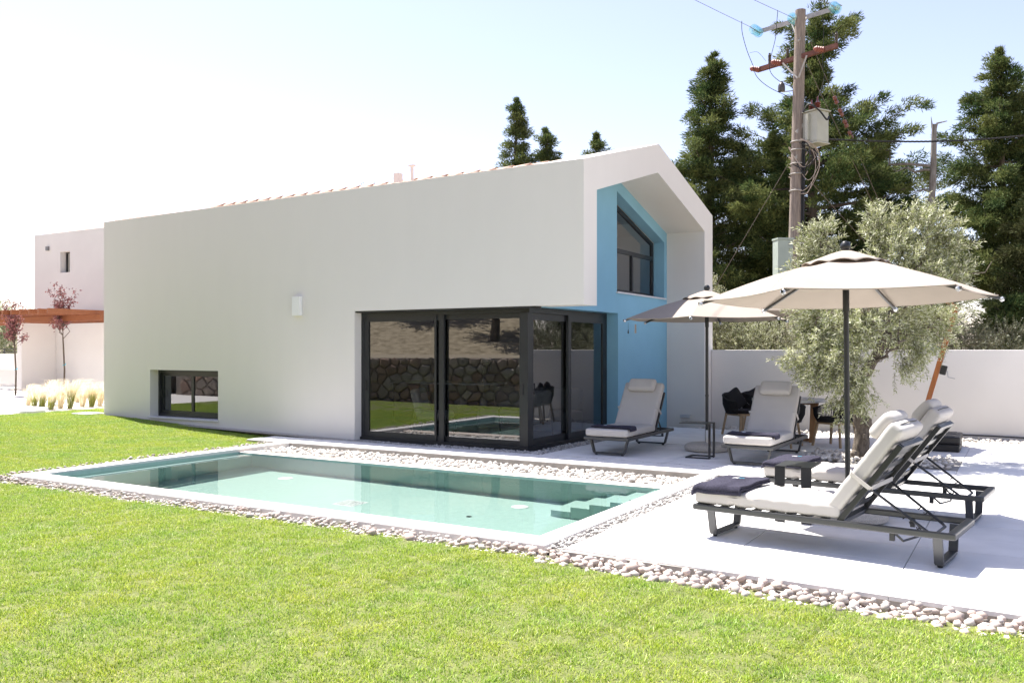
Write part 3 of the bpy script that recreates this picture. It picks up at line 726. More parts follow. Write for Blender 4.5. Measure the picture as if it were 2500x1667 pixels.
ds = hb(MB().box(-6.90, -6.80, 12.112, 14.98, 2.20, dz).box(-6.91, -6.79, 12.112, 14.98, -.03, .045).box(-6.90, -6.80, 14.92, 14.98, .045, 2.20), 'sliding_door', 'anthracite')
def sash_x(parent, y0, y1, z0, z1, x, t=.08, d=.045):
    MB().box(x - d, x, y0, y0 + t, z0, z1).box(x - d, x, y1 - t, y1, z0, z1).box(x - d, x, y0 + t, y1 - t, z1 - t, z1).box(x - d, x, y0 + t, y1 - t, z0, z0 + t).build('sash', 'anthracite', parent)
    MB().add([(x - d / 2, y0 + t, z0 + t), (x - d / 2, y1 - t, z0 + t), (x - d / 2, y1 - t, z1 - t), (x - d / 2, y0 + t, z1 - t)], [(0, 1, 2, 3)]).build('pane', 'glass', parent)
sash_x(ds, 12.114, 13.60, .045, 2.20, -6.852, t=.11); sash_x(ds, 13.38, 14.92, .045, 2.20, -6.802, t=.11)
MB().box(-6.806, -6.7985, 12.15, 12.18, .88, 1.06).build('handle', 'rubber', ds)
# door head trim seen from below
hb(MB().box(-10.268, BX, FY + .02, 11.978, 2.292 - .03, 2.288), 'door_head', 'anthracite')
# upper window
def hexpoly(y0, y1, z0, zt):   # helper: quad in plane x
    return [(y0, z0), (y1, z0), (y1, zt(y1)), (y0, zt(y0))]
zt = lambda y: 4.58 - (y - 14.93) * .7 / 2.48
up = hp(prism('window', hexpoly(14.94, 17.40, 2.72, lambda y: zt(y) - .012), [hexpoly(15.0, 16.24, 2.78, lambda y: 3.5), hexpoly(16.31, 17.34, 2.78, lambda y: 3.5), hexpoly(15.0, 17.34, 3.58, lambda y: zt(y) - .08)], .06, 'anthracite', 'X', -6.83 - .045))
for q in (hexpoly(15.0, 16.24, 2.78, lambda y: 3.5), hexpoly(16.31, 17.34, 2.78, lambda y: 3.5), hexpoly(15.0, 17.34, 3.58, lambda y: zt(y) - .08)):
    MB().add([(-6.845, y, z) for y, z in q], [(0, 1, 2, 3)]).build('pane', 'glass', up)
hb(MB().box(-6.80, BX + .035, 14.90, 17.45, 2.665, 2.695, bev=.004), 'sill', 'stone_sill')

# garden wall
gw = MB().box(GX + .003, 9, 18.0, 18.22, -.15, 1.6, bev=.01).build('garden_wall', 'plaster_pink')
tag(gw, 'long plain white garden wall behind the terrace', 'wall')
tag(MB().tube([(-1.6, 17.93, .03), (-.5, 17.94, .035), (.6, 17.93, .02), (2.5, 17.95, .03)], .012, 8).build('irrigation_pipe', 'cable'), 'thin black irrigation pipe along the foot of the garden wall', 'pipe')

# ================================================================== LEFT GARDEN
an = empty('annex', (-25, 20, 0), label='pale side building with one tiny window beyond the pergola', cat='house'); AI = Matrix.Translation(-an.location)
def ap(o): o.parent = an; o.matrix_parent_inverse = AI; return o
ap(prism('wall', [(-29.05, -.3), (-18.0, -.3), (-18.0, 5.5), (-29.05, 5.5)], [[(-27.56, 4.16), (-27.02, 4.16), (-27.02, 4.85), (-27.56, 4.85)]], .3, 'plaster_pink', 'Y', 17.0))
ap(MB().box(-29.05, -28.75, 17.301, 22, -.3, 5.5).build('wall', 'plaster_pink')); ap(MB().box(-18.3, -18, 17.301, 22, -.3, 5.5).build('wall', 'plaster_pink'))
ap(MB().add([(-29.04, 17.1, 5.49), (-17.9, 17.1, 5.49), (-17.9, 19.5, 6.3), (-28.0, 19.5, 6.3), (-29.04, 22, 5.49), (-17.9, 22, 5.5), (-29.04, 17.1, 5.40), (-17.9, 17.1, 5.40), (-29.04, 22, 5.40), (-17.9, 22, 5.44)], [(0, 1, 2, 3), (3, 2, 5, 4), (0, 3, 4), (0, 6, 7, 1), (0, 4, 8, 6), (6, 8, 9, 7), (1, 7, 9, 5), (1, 5, 2)]).build('roof', 'roof_tile'))
wn_ = ap(MB().box(-27.555, -27.53, 17.2, 17.26, 4.165, 4.845).box(-27.05, -27.025, 17.2, 17.26, 4.165, 4.845).box(-27.53, -27.05, 17.2, 17.26, 4.165, 4.19).box(-27.53, -27.05, 17.2, 17.26, 4.82, 4.845).build('window', 'anthracite'))
MB().add([(-27.53, 17.23, 4.19), (-27.05, 17.23, 4.19), (-27.05, 17.23, 4.82), (-27.53, 17.23, 4.82)], [(0, 1, 2, 3)]).build('pane', 'glass', wn_)
ap(MB().box(-28.3, -28.17, 16.93, 16.998, 4.93, 5.07, bev=.01).build('wall_light', 'mid_grey'))
tag(MB().box(-26.65, -22.5, 16.3, 16.5, .1, 2.43).box(-26.9, -26.66, 15.2, 16.5, .1, 2.43).build('screen_wall', 'plaster_pink'), 'white screen wall under the right end of the pergola', 'wall')
tag(MB().box(-34, -26.905, 15.6, 15.85, .1, .98, bev=.01).build('low_wall', 'plaster_pink'), 'low white wall left of the screen wall', 'wall')
tag(MB().box(-34, -26.905, 15.0, 15.599, .1, .42, bev=.01).build('planter_step', 'plaster_pink'), 'white step along the foot of the low wall', 'step')
tag(MB().box(-42, -29.06, 18.6, 18.8, .0, 1.45, bev=.01).build('boundary_wall', 'plaster_pink'), 'white boundary wall behind the low wall at the far left', 'wall')
fr = MB()
for z in (1.5, 1.62): fr.box(-42, -29.1, 18.68, 18.72, z, z + .03)
for x in np.arange(-42, -29, 1.6): fr.box(x, x + .04, 18.68, 18.72, 1.45, 1.65)
tag(fr.build('railing', 'anthracite'), 'black metal railing on top of the far left boundary wall', 'railing')
tag(MB().box(-29.3, -28.9, 14.2, 14.6, .1, 2.3).build('pillar', 'plaster_pink'), 'white pillar at the left edge under the pergola', 'pillar')
perg = empty('pergola', (-27, 15, .3), label='brown timber pergola of many slats between the annex and the villa', cat='pergola'); PI_ = Matrix.Translation(-perg.location)
def pg(o): o.parent = perg; o.matrix_parent_inverse = PI_; return o
pg(MB().box(-34, -22.5, 15.05, 15.15, 2.44, 2.60).build('beam', 'pergola_wood')); pg(MB().box(-34, -22.5, 16.55, 16.65, 2.44, 2.60).build('beam', 'pergola_wood'))
sl = None
for i in range(26):
    x = -33.8 + i * .44
    if sl is None: sl = pg(MB().box(-.035, .035, -1.3, 1.9, 0, .13).build('slat', 'pergola_wood')); o = sl
    else: o = bpy.data.objects.new('slat', sl.data); COL.objects.link(o); pg(o)
    o.location = (x, 15.0, 2.601)
# pavers in the yard
for i, (x0, x1, y0, y1) in enumerate(((-24.5, -18.95, 10.85, 11.35), (-25, -19.6, 11.55, 12.0), (-26, -20.6, 12.3, 12.75))):
    tag(MB().box(x0, x1, y0, y1, lawn_z(-20, 11) - .04, lawn_z(-20, 11) + .035, bev=.008).build('stepping_slab', 'paving'),
        ['long white stepping slab nearest the lawn in the left gravel yard', 'long white stepping slab in the middle of the left gravel yard', 'long white stepping slab farthest from the lawn in the left gravel yard'][i], 'paving slab', 'stepping slabs in the gravel yard')
tag(MB().box(-18.1, -17.55, 11.42, 11.86, .13, .205, bev=.006).build('stepping_slab', 'paving'), 'small white slab set in the grass beside the left corner of the villa', 'paving slab')

# ================================================================== SUN LOUNGERS
def make_lounger():
    root = empty('sun_lounger', (0, 0, 0), label='x', cat='sun lounger', group='sun loungers round the pool')
    f = MB()
    for s in (-1, 1): f.box(0.0, 2.02, s * .345 - .019, s * .345 + .019, .235, .285, bev=.010)
    f.box(-.012, .05, -.362, .362, .236, .284, bev=.012).box(1.97, 2.032, -.362, .362, .236, .284, bev=.012)
    f.box(1.18, 1.22, -.327, .327, .24, .275)
    f.build('frame', 'alu', root)
    for x in (.13, 1.90):
        lg = MB(); wd_ = .065
        for s in (-1, 1): lg.tube([(x, s * .30, .238), (x, s * .247, .035)], .02, flat=(wd_, .024))
        lg.box(x - wd_ / 2, x + wd_ / 2, -.245, .245, .018, .042, bev=.006)
        lo = lg.build('leg', 'alu', root)
        ft = MB()
        for s in (-1, 1): ft.lathe([(.016, 0), (.02, .004), (.02, .017), (.016, .0175)], 10, Matrix.Translation((x, s * .215, 0)))
        ft.build('foot', 'rubber', lo)
    slv = None
    for k in range(8):
        x = .09 + k * .14
        if slv is None: o = MB().box(-.03, .03, -.326, .326, .262, .274).build('slat', 'alu_dark', root); slv = o.data
        else: o = bpy.data.objects.new('slat', slv); COL.objects.link(o); o.parent = root
        o.location = (x, 0, 0)
    seams = (-.43, -.26, -.09, .08, .25, .42)
    cushion('seat_cushion', 'cushion', root, (1.23, .68, .115), .034, Matrix.Translation((.605, 0, .285 + .062)), puff=.006, seams=seams, seed=3, wr=.0012, n=26)
    a = R(54); u = Vector((math.cos(a), 0, math.sin(a))); nrm = Vector((-math.sin(a), 0, math.cos(a)))
    B = Matrix(((u.x, 0, nrm.x, 1.21), (0, 1, 0, 0), (u.z, 0, nrm.z, .275), (0, 0, 0, 1)))      # x along the back, z towards the sitter
    bf = MB()
    for s in (-1, 1): bf.box(-.01, .76, s * .325 - .016, s * .325 + .016, -.022, .022, B, bev=.006)
    bf.box(.725, .765, -.309, .309, -.021, .021, B).box(-.01, .03, -.309, .309, -.021, .021, B)
    bfo = bf.build('backrest_frame', 'alu_dark', root)
    for k in range(5):
        MB().box(.09 + k * .135, .15 + k * .135, -.3085, .3085, .004, .014, B).build('slat', 'alu_dark', bfo)
    bc = cushion('back_cushion', 'cushion', root, (.86, .67, .118), .036, B @ Matrix.Translation((.435, 0, .10)), puff=.006, seams=(-.27, -.09, .09, .27), seed=4, wr=.0014, n=22)
    MB().tube([B @ Vector((.867, -.25, .105)), B @ Vector((.873, 0, .108)), B @ Vector((.867, .25, .105))], .004, 6).build('zip', 'rubber', bc)
    sb = MB()
    for s in (-1, 1): sb.tube([B @ Vector((.36, s * .30, .165)), B @ Vector((.36, s * .352, .15)), B @ Vector((.36, s * .352, -.02)), B @ Vector((.36, s * .30, -.026))], .002, flat=(.035, .004))
    sb.tube([B @ Vector((.36, -.30, -.026)), B @ Vector((.36, .30, -.026))], .002, flat=(.035, .004)).build('strap', 'cushion', bc)
    cushion('pillow', 'cushion', root, (.235, .46, .10), .046, B @ Matrix.Translation((.765, 0, .21)) @ Matrix.Rotation(R(6), 4, 'Y'), puff=.010, seed=6, wr=.003, n=16)
    # support arms with notches
    st = MB()
    p0 = B @ Vector((.34, 0, -.02))
    for s in (-1, 1):
        a0 = Vector((p0.x, s * .27, p0.z)); b0 = Vector((1.83, s * .22, .245))
        st.tube([a0, b0], .011, 8)
        for t in (.62, .74, .86):
            q = a0.lerp(b0, t); st.tube([q, q + Vector((-.028, 0, -.022)), q + Vector((-.032, 0, -.004))], .006, 6)
    st.tube([(1.83, -.22, .245), (1.86, -.16, .235), (1.86, .16, .235), (1.83, .22, .245)], .011, 8)
    st.build('support_arm', 'alu_dark', root)
    MB().tube([(1.60, -.30, .235), (1.66, -.28, .175), (1.70, 0, .165), (1.66, .28, .175), (1.60, .30, .235)], .009, 8).box(1.575, 1.61, -.33, -.30, .175, .24).box(1.575, 1.61, .30, .33, .175, .24).build('catch_bar', 'alu_dark', root)
    return root
LO = make_lounger()
LO.location = (-2.39, 7.51, 0); LO.rotation_euler = (0, 0, R(-7)); LO['label'] = 'nearest sun lounger, seen side-on under the big parasol, dark towel on its foot'
LG = 'sun loungers round the pool'
shape_copy(LO, (-2.29, 9.37, 0), R(-6), 'second sun lounger, just behind the nearest one and in front of the olive tree', LG)
shape_copy(LO, (-5.42, 11.90, 0), R(90.8), 'sun lounger beside the glass corner and the blue wall, its backrest facing the pool', LG)
shape_copy(LO, (-3.28, 11.86, 0), R(89), 'sun lounger facing the pool in front of the dining table and black chairs', LG)

# ---- towels, folded over the foot end
def towel(loc, rz, x0, x1, y0, y1, hang0, hang1, seed, label, logo=True, th=.022, skew=0.0):
    """sheet across the cushion (top z=.415), hanging hang0 below the edge at y0 and hang1 at y1"""
    rng = np.random.default_rng(seed); root = empty('towel', loc, rz, label, 'towel', 'folded dark towels on the sun loungers')
    top = .4165; ye = .335
    def prof(y):
        a = abs(y) - ye
        if a <= 0: return y, top
        s = math.copysign(1, y); q = min(a / .06, 1); yy = ye + .03 * math.sin(q * math.pi / 2) + .004; zz = top - .03 * (1 - math.cos(q * math.pi / 2)) - max(0, a - .06)
        return s * yy, zz
    y0e = y0 - (0 if hang0 == 0 else hang0 + .03); y1e = y1 + (0 if hang1 == 0 else hang1 + .03)
    for lay in range(2):
        nx, ny = 30, 44; V = []; F = []
        e = .012 * lay; xa, xb = x0 + .012 * lay, x1 - .006 * lay
        for i in range(nx + 1):
            for j in range(ny + 1):
                u = i / nx; v = j / ny; y = (y0e + e) * (1 - v) + (y1e - e) * v; x = xa * (1 - u) + xb * u + skew * (v - .5)
                x += .006 * math.sin(v * 7 + seed) * (u - .5) * 2
                yy, zz = prof(y)
                if x < .035: zz -= (.035 - x) * .8                      # rolls over the foot end
                w = .004 * math.sin(x * 31 + seed) * math.sin(y * 17 + 1) + .004 * math.sin(y * 9 + x * 14)
                V.append((x, yy, zz + .003 + th * (.55 + lay * 1.0) + w))
        n = ny + 1
        for i in range(nx):
            for j in range(ny): F.append((i * n + j, (i + 1) * n + j, (i + 1) * n + j + 1, i * n + j + 1))
        me = bpy.data.meshes.new('fold'); me.from_pydata(V, [], F); o = link_mesh('upper_fold' if lay else 'lower_fold', me, 'towel', root, smooth=True)
        md = o.modifiers.new('thickness', 'SOLIDIFY'); md.thickness = th * .9; md.offset = 0
        bv = o.modifiers.new('edge', 'BEVEL'); bv.width = .006; bv.segments = 2; bv.limit_method = 'ANGLE'
    if logo:
        cx, cy = (x0 + x1) / 2, (y0 + y1) / 2 + .1; z = top + .003 + th * 2.2; lg = MB()
        for k, (dx, dy, l, a) in enumerate(((-.03, .01, .03, 80), (-.015, .012, .034, 95), (.0, .01, .03, 85), (-.012, .028, .04, 10), (-.03, -.012, .02, 60), (.004, -.008, .02, 110))):
            lg.box(-l / 2, l / 2, -.004, .004, 0, .003, Matrix.Translation((cx + dx, cy + dy, z)) @ Matrix.Rotation(R(a), 4, 'Z'))
        lg.build('embroidered_mark', 'emb_white', root)
        MB().box(-.022, .022, -.005, .005, 0, .003, Matrix.Translation((cx + .035, cy + .02, z + .001)) @ Matrix.Rotation(R(10), 4, 'Z')).build('embroidered_mark', 'emb_cyan', root)
    return root
towel((-2.39, 7.51, 0), R(-7), -.012, .42, -.335, .30, .045, 0, 1, 'thick folded dark towel on the foot of the nearest sun lounger')
towel((-2.29, 9.37, 0), R(-6), -.008, .40, -.335, .30, .03, 0, 2, 'folded dark towel on the second lounger, behind the black side table')
towel((-5.42, 11.90, 0), R(90.8), .07, .33, -.335, .30, .05, 0, 3, 'dark towel on the lounger beside the glass corner', th=.013, skew=.03)
towel((-3.28, 11.86, 0), R(89), .07, .33, -.335, .32, .05, 0, 4, 'dark towel on the lounger in front of the dining table', th=.013, skew=.03)

# ================================================================== PARASOLS
def make_parasol():
    root = empty('parasol', (0, 0, 0), label='x', cat='parasol', group='centre-pole parasols on the terrace')
    MB().lathe([(.30, 0.0), (.345, .02), (.355, .06), (.335, .10), (.28, .122), (.06, .128), (.045, .128)], 40).build('base', 'granite', root)
    MB().lathe([(.032, .128), (.032, .30), (.029, .305), (.029, .33)], 16).build('socket', 'steel', root)
    MB().tube([(0, 0, .16), (0, 0, 2.44)], .0245, 16).lathe([(.030, 1.96), (.0305, 1.965), (.0305, 2.17), (.028, 2.175)], 16).lathe([(.0285, .86), (.0285, .89)], 16).build('pole', 'anthracite', root)
    Rr, zr, za = 1.31, 2.09, 2.485
    C6 = [Vector((Rr * math.cos(math.pi / 3 * k), Rr * math.sin(math.pi / 3 * k), zr)) for k in range(6)]
    # canopy: six slightly sagging panels
    bm = bmesh.new(); n = 10; apex = Vector((0, 0, za))
    for k in range(6):
        a, b = C6[k], C6[(k + 1) % 6]; grid = {}
        for i in range(n + 1):
            t = i / n
            for j in range(i + 1):
                s = j / i if i else 0
                e = a.lerp(b, s); p = apex.lerp(e, t); p.z += .035 * math.sin(math.pi * t) * 1.0
                sag = math.sin(math.pi * s) * t; p.z -= .018 * sag; p -= Vector((p.x, p.y, 0)) * (.018 * sag)
                grid[i, j] = bm.verts.new(p)
        for i in range(n):
            for j in range(i + 1):
                bm.faces.new((grid[i, j], grid[i + 1, j], grid[i + 1, j + 1]))
                if j < i: bm.faces.new((grid[i, j], grid[i + 1, j + 1], grid[i, j + 1]))
    bmesh.ops.remove_doubles(bm, verts=bm.verts, dist=1e-4)
    bmesh.ops.recalc_face_normals(bm, faces=bm.faces)
    me = bpy.data.meshes.new('canopy'); bm.to_mesh(me); bm.free(); me.polygons.foreach_set('use_smooth', [False] * len(me.polygons))
    can = link_mesh('canopy', me, 'canopy', root); can.modifiers.new('thickness', 'SOLIDIFY').thickness = .004
    # hem
    hm = MB(); 
    for k in range(6):
        a, b = C6[k], C6[(k + 1) % 6]; pts_ = []
        for j in range(9):
            s = j / 8; p = a.lerp(b, s); sag = math.sin(math.pi * s); p.z -= .018 * sag; p -= Vector((p.x, p.y, 0)) * (.018 * sag); pts_.append(p)
        hm.tube(pts_, .006, 6)
    hm.build('hem', 'canopy', can)
    # wind vent with a wavy free edge
    V = [(0, 0, za + .06)]; F = []; m_ = 72; Rv = .40
    for ring in range(1, 7):
        t = ring / 6
        for k in range(m_):
            q = 2 * math.pi * k / m_; hexr = math.cos(math.pi / 6) / math.cos((q % (math.pi / 3)) - math.pi / 6)
            wave = .026 * abs(math.sin(q * 6 + .5 * math.sin(q * 2 + 1))) * t ** 4
            rr_ = Rv * t * (hexr * .5 + .5); V.append((rr_ * math.cos(q), rr_ * math.sin(q), za + .06 - .147 * t ** 1.35 + wave))
    for k in range(m_): F.append((0, 1 + k, 1 + (k + 1) % m_))
    for ring in range(5):
        b = 1 + ring * m_
        for k in range(m_): F.append((b + k, b + m_ + k, b + m_ + (k + 1) % m_, b + (k + 1) % m_))
    me = bpy.data.meshes.new('vent'); me.from_pydata(V, [], F); v_ = link_mesh('vent_cap', me, 'canopy', can, smooth=True); v_.modifiers.new('thickness', 'SOLIDIFY').thickness = .005
    MB().lathe([(.034, za + .06), (.05, za + .085), (.046, za + .115), (.028, za + .14), (.0, za + .147)], 18).build('finial', 'anthracite', root)
    MB().lathe([(.04, za - .09), (.06, za - .08), (.06, za - .03), (.04, za - .02)], 16).build('hub', 'anthracite', root)
    for k in range(6):
        e = C6[k]; d = Vector((e.x, e.y, 0)).normalized(); tip = e + d * .055 + Vector((0, 0, -.03))
        mid = Vector((0, 0, za - .05)).lerp(e, .5) + Vector((0, 0, .012))
        rb_ = MB().tube([d * .05 + Vector((0, 0, za - .055)), mid, e + Vector((0, 0, -.022)), tip], .012, flat=(.026, .018)).build('rib', 'alu', root)
        MB().lathe([(.012, -.02), (.022, -.01), (.022, .012), (.008, .02)], 10, Matrix.Translation(e + d * .03 + Vector((0, 0, -.035))) @ Matrix.Rotation(R(70), 4, Vector((-d.y, d.x, 0)))).build('rib_clip', 'clip', rb_)
        MB().tube([d * .05 + Vector((0, 0, 2.19)), Vector((0, 0, za - .06)).lerp(e, .42) + Vector((0, 0, .0))], .008, 8).build('strut', 'alu_dark', rb_)
    return root
PA = make_parasol(); PA.location = (-1.42, 8.58, 0); PA.rotation_euler = (Matrix.Rotation(R(-1.5), 3, Vector((.8599, .5105, 0))) @ Matrix.Rotation(R(18.2), 3, 'Z')).to_euler(); PA['label'] = 'big beige parasol over the two nearest sun loungers'
PB = shape_copy(PA, (-4.33, 13.36, 0), R(38.2), 'smaller looking beige parasol between the two far loungers, in front of the villa', 'centre-pole parasols on the terrace')
MB().tube([(-.9, .95, 2.03), (-.9, .95, 1.88)], .001, flat=(.03, .003)).build('tie_strap', 'canopy', PB)
MB().tube([(-1.18, .38, 2.04), (-1.18, .38, 1.93)], .002, 6).lathe([(.004, 1.86), (.012, 1.875), (.004, 1.93)], 8, Matrix.Translation((-1.18, .38, 0))).build('pull_cord', 'rubber', PB)

# side tables: C-shaped, black metal
def make_side_table(label):
    root = empty('side_table', (0, 0, 0), label=label, cat='side table', group='black metal side tables between loungers'); h = .52
    MB().add([(-.165, 0, 0), (-.07, 0, 0), (-.07, .07, 0), (.07, .07, 0), (.07, 0, 0), (.165, 0, 0), (.165, .45, 0), (-.165, .45, 0)] + [(-.165, 0, .01), (-.07, 0, .01), (-.07, .07, .01), (.07, .07, .01), (.07, 0, .01), (.165, 0, .01), (.165, .45, .01), (-.165, .45, .01)],
             [(0, 7, 6, 3, 2, 1), (3, 6, 5, 4), (8, 9, 10, 11, 14, 15), (11, 12, 13, 14)] + [(i, (i + 1) % 8, 8 + (i + 1) % 8, 8 + i) for i in range(8)], Matrix.Translation((0, 0, h - .01))).build('table_top', 'anthracite', root)
    for s in (-1, 1):
        MB().box(min(s * .165, s * .072), max(s * .165, s * .072), 0, .012, .0, h - .0105, bev=.003).box(min(s * .165, s * .125), max(s * .165, s * .125), .0125, .36, .0, .02, bev=.003).build('leg', 'anthracite', root)
    MB().box(-.124, .124, .33, .359, 0, .02).build('base_bar', 'anthracite', root)
    return root
TA = make_side_table('black metal side table standing between the two nearest sun loungers'); TA.location = (-1.84, 8.19, 0); TA.rotation_euler = (0, 0, R(0))
shape_copy(TA, (-3.97, 12.49, 0), R(92), 'black metal side table between the two loungers that face the pool')

# ================================================================== DINING SET
tb = empty('dining_table', (-3.55, 15.48, 0), label='round terrazzo dining table on a broad teak pedestal', cat='table')
MB().lathe([(.60, .70), (.62, .706), (.62, .745), (.614, .75), (0, .75)], 56).build('table_top', 'terrazzo', tb)
for k in range(4):
    M4 = Matrix.Rotation(R(12 + 90 * k), 4, 'Z')
    for dy in (-.075, .0, .075):
        MB().tube([(.37 + .02 * (dy == 0), dy, .0), (.40 + .05 * (dy == 0), dy * 1.1, .69)], .01, flat=(.085 if dy == 0 else .07, .055), M4=M4).build('leg', 'teak', tb)
for z_, h_, r_, a_ in ((.035, .05, .40, 12), (.036, .048, .40, 102), (.672, .05, .5, 12), (.671, .048, .5, 102)):
    MB().tube([(-r_, 0, z_), (r_, 0, z_)], .01, flat=(.05, h_), M4=Matrix.Rotation(R(a_), 4, 'Z')).build('cross_beam', 'teak', tb)
def make_chair():
    root = empty('dining_chair', (0, 0, 0), label='x', cat='chair', group='black rope chairs round the dining table')
    def pr_(t, top):   # shell outline: t from -1..1 round the back; the seat opens towards +x
        a = math.pi + t * R(128); b = .275 if not top else .335
        x = b * math.cos(a) * 1.02 + .01; y = b * math.sin(a) * 1.08
        z = .42 if not top else .63 + .15 * math.cos(t * math.pi / 2) ** 1.3
        return Vector((x, y, z))
    N = 58
    MB().tube([pr_(-1 + 2 * i / 30, True) for i in range(31)], .016, 8).tube([pr_(-1 + 2 * i / 30, False) for i in range(31)], .014, 8).build('shell_frame', 'rope', root)
    rw = MB()
    for i in range(N + 1):
        t = -1 + 2 * i / N; a, b = pr_(t, True), pr_(t, False); m_ = a.lerp(b, .5); m_ += Vector((m_.x, m_.y, 0)).normalized() * .025
        rw.tube([a, m_, b], .0088, 5, cap=False)
    w = rw.build('rope_weave', 'rope', root)
    MB().lathe([(.0, .415), (.27, .415), (.295, .43), (.285, .47), (.22, .485), (0, .487)], 28, cap=False).build('seat_cushion', 'pad', root)
    cushion('back_cushion', 'pad', root, (.11, .38, .38), .05, Matrix.Translation((-.19, 0, .655)) @ Matrix.Rotation(R(-16), 4, 'Y') @ Matrix.Rotation(R(28), 4, 'X'), puff=0, seed=9, wr=.004, n=8)
    MB().box(-.22, .24, -.215, -.18, .37, .412).box(-.22, .24, .18, .215, .37, .412).box(.19, .225, -.18, .18, .37, .412).box(-.215, -.18, -.18, .18, .37, .412).build('seat_frame', 'teak_pale', root)
    for sx in (-1, 1):
        for sy in (-1, 1):
            MB().tube([(sx * .205, sy * .19, .41), (sx * .265, sy * .245, .0)], .01, flat=(.034, .03)).build('leg', 'teak_pale', root)
    return root
CH = make_chair(); cg = 'black rope chairs round the dining table'
CH.location = (-2.70, 15.10, 0); CH.rotation_euler = (0, 0, R(155)); CH['label'] = 'black rope chair right of the dining table, partly behind the olive tree'
shape_copy(CH, (-3.46, 14.62, 0), R(84), 'black rope chair at the near side of the dining table, mostly hidden by the lounger', cg)
shape_copy(CH, (-4.58, 16.20, 0), R(-35), 'leftmost black rope chair, left of the lounger backrest', cg)
shape_copy(CH, (-4.42, 16.88, 0), R(-55), 'black rope chair at the far side of the table, just showing beside the lounger pillow', cg)

# ================================================================== CANTILEVER PARASOL
cp = empty('cantilever_parasol', (-1.45, 15.3, 0), label='cantilever parasol with leaning brown timber mast and a beige canopy over the dining table', cat='parasol'); CI = Matrix.Translation(-cp.location)
def cpp(o): o.parent = cp; o.matrix_parent_inverse = CI; return o
m0 = Vector((-1.52, 15.38, .06)); m1 = Vector((-.93, 15.42, 2.28)); md_ = (m1 - m0).normalized()
cpp(MB().tube([m0 + md_ * .62, m1], .05, flat=(.075, .085)).build('mast', 'mast_wood'))
cpp(MB().tube([m0, m0 + md_ * .72], .05, flat=(.095, .105)).lathe([(.02, 0), (.02, .05), (.012, .06)], 10, Matrix.Translation(m0 + md_ * .62 + Vector((.05, -.02, 0))) @ Matrix.Rotation(R(90), 4, 'Y')).build('mast_sleeve', 'anthracite'))
cpp(MB().box(-1.95, -.95, 15.33, 15.43, .02, .09).box(-1.5, -1.4, 14.9, 15.85, .021, .089).build('cross_foot', 'anthracite'))
cc = Vector((-3.12, 15.7, 0))
cpp(MB().tube([m1, Vector((-1.9, 15.5, 2.95)), Vector((-3.05, 15.68, 2.98))], .04, flat=(.06, .075)).build('arm', 'mast_wood'))
ck = m0 + md_ * 1.28
gb = cpp(MB().box(-.045, .045, -.05, .05, -.075, .075, Matrix.Translation(ck + Vector((.085, -.01, -.02))) @ Matrix.Rotation(R(14), 4, 'Y'), bev=.015).build('winch_box', 'plastic_black'))
MB().tube([ck + Vector((.14, -.02, -.03)), ck + Vector((.15, -.02, -.13)), ck + Vector((.25, -.03, -.155))], .007, 8).build('crank_handle', 'steel', gb)
cpp(MB().tube([ck + Vector((.05, 0, .05)), m1 + Vector((.07, 0, -.1))], .003, 5).build('hoist_cord', 'cable'))
Rq, zq, zt_ = 1.60, 2.27, 2.78; V = [(0, 0, zt_)]; F = []
for ring in range(1, 9):
    for k in range(64):
        t = ring / 8; q = 2 * math.pi * k / 64; f = math.cos(math.pi / 8) / math.cos((q % (math.pi / 4)) - math.pi / 8)
        V.append((Rq * t * f * math.cos(q), Rq * t * f * math.sin(q), zt_ + (zq - zt_) * t + .05 * math.sin(math.pi * t) - .03 * t * abs(math.sin((q % (math.pi / 4)) * 4))))
for k in range(64): F.append((0, 1 + k, 1 + (k + 1) % 64))
for ring in range(7):
    b = 1 + ring * 64
    for k in range(64): F.append((b + k, b + 64 + k, b + 64 + (k + 1) % 64, b + (k + 1) % 64))
me = bpy.data.meshes.new('canopy'); me.from_pydata(V, [], F); cn = cpp(link_mesh('canopy', me, 'canopy', smooth=True)); cn.location = cc; cn.rotation_euler = (0, 0, R(14)); cn.modifiers.new('thickness', 'SOLIDIFY').thickness = .004
for k in range(8):
    q = 2 * math.pi * k / 8 + R(14); cpp(MB().tube([cc + Vector((.05 * math.cos(q), .05 * math.sin(q), zt_ - .06)), cc + Vector((Rq * .5 * math.cos(q), Rq * .5 * math.sin(q), (zt_ + zq) / 2 + .0)), cc + Vector((Rq * 1.01 * math.cos(q), Rq * 1.01 * math.sin(q), zq - .03))], .01, flat=(.03, .02)).build('rib', 'mast_wood'))
# ballast cases
def make_case():
    root = empty('ballast_case', (0, 0, 0), label='x', cat='case', group='black plastic ballast cases on the parasol foot')
    MB().box(-.44, .44, -.235, .235, 0, .115, bev=.025).box(-.36, -.06, -.20, .20, .1151, .122, bev=.003).box(.06, .36, -.20, .20, .1151, .122, bev=.003).build('shell', 'plastic_black', root)
    MB().box(-.10, .10, -.237, -.2352, .035, .085).box(-.08, .08, -.246, -.2372, .04, .055, bev=.003).build('handle', 'rubber', root)
    MB().box(-.06, .06, -.2475, -.2465, .06, .082).build('latch', 'clip', root)
    return root
CS = make_case(); csg = 'black plastic ballast cases on the parasol foot'
CS.location = (-1.30, 15.35, .0); CS['label'] = 'lower black plastic case at the near side of the parasol foot'
shape_copy(CS, (-1.295, 15.36, .124), R(.6), 'upper black plastic case at the near side of the parasol foot', csg)
shape_copy(CS, (-1.32, 15.86, .0), R(-.5), 'lower black plastic case at the wall side of the parasol foot', csg)
shape_copy(CS, (-1.31, 15.87, .124), R(.8), 'upper black plastic case at the wall side of the parasol foot', csg)

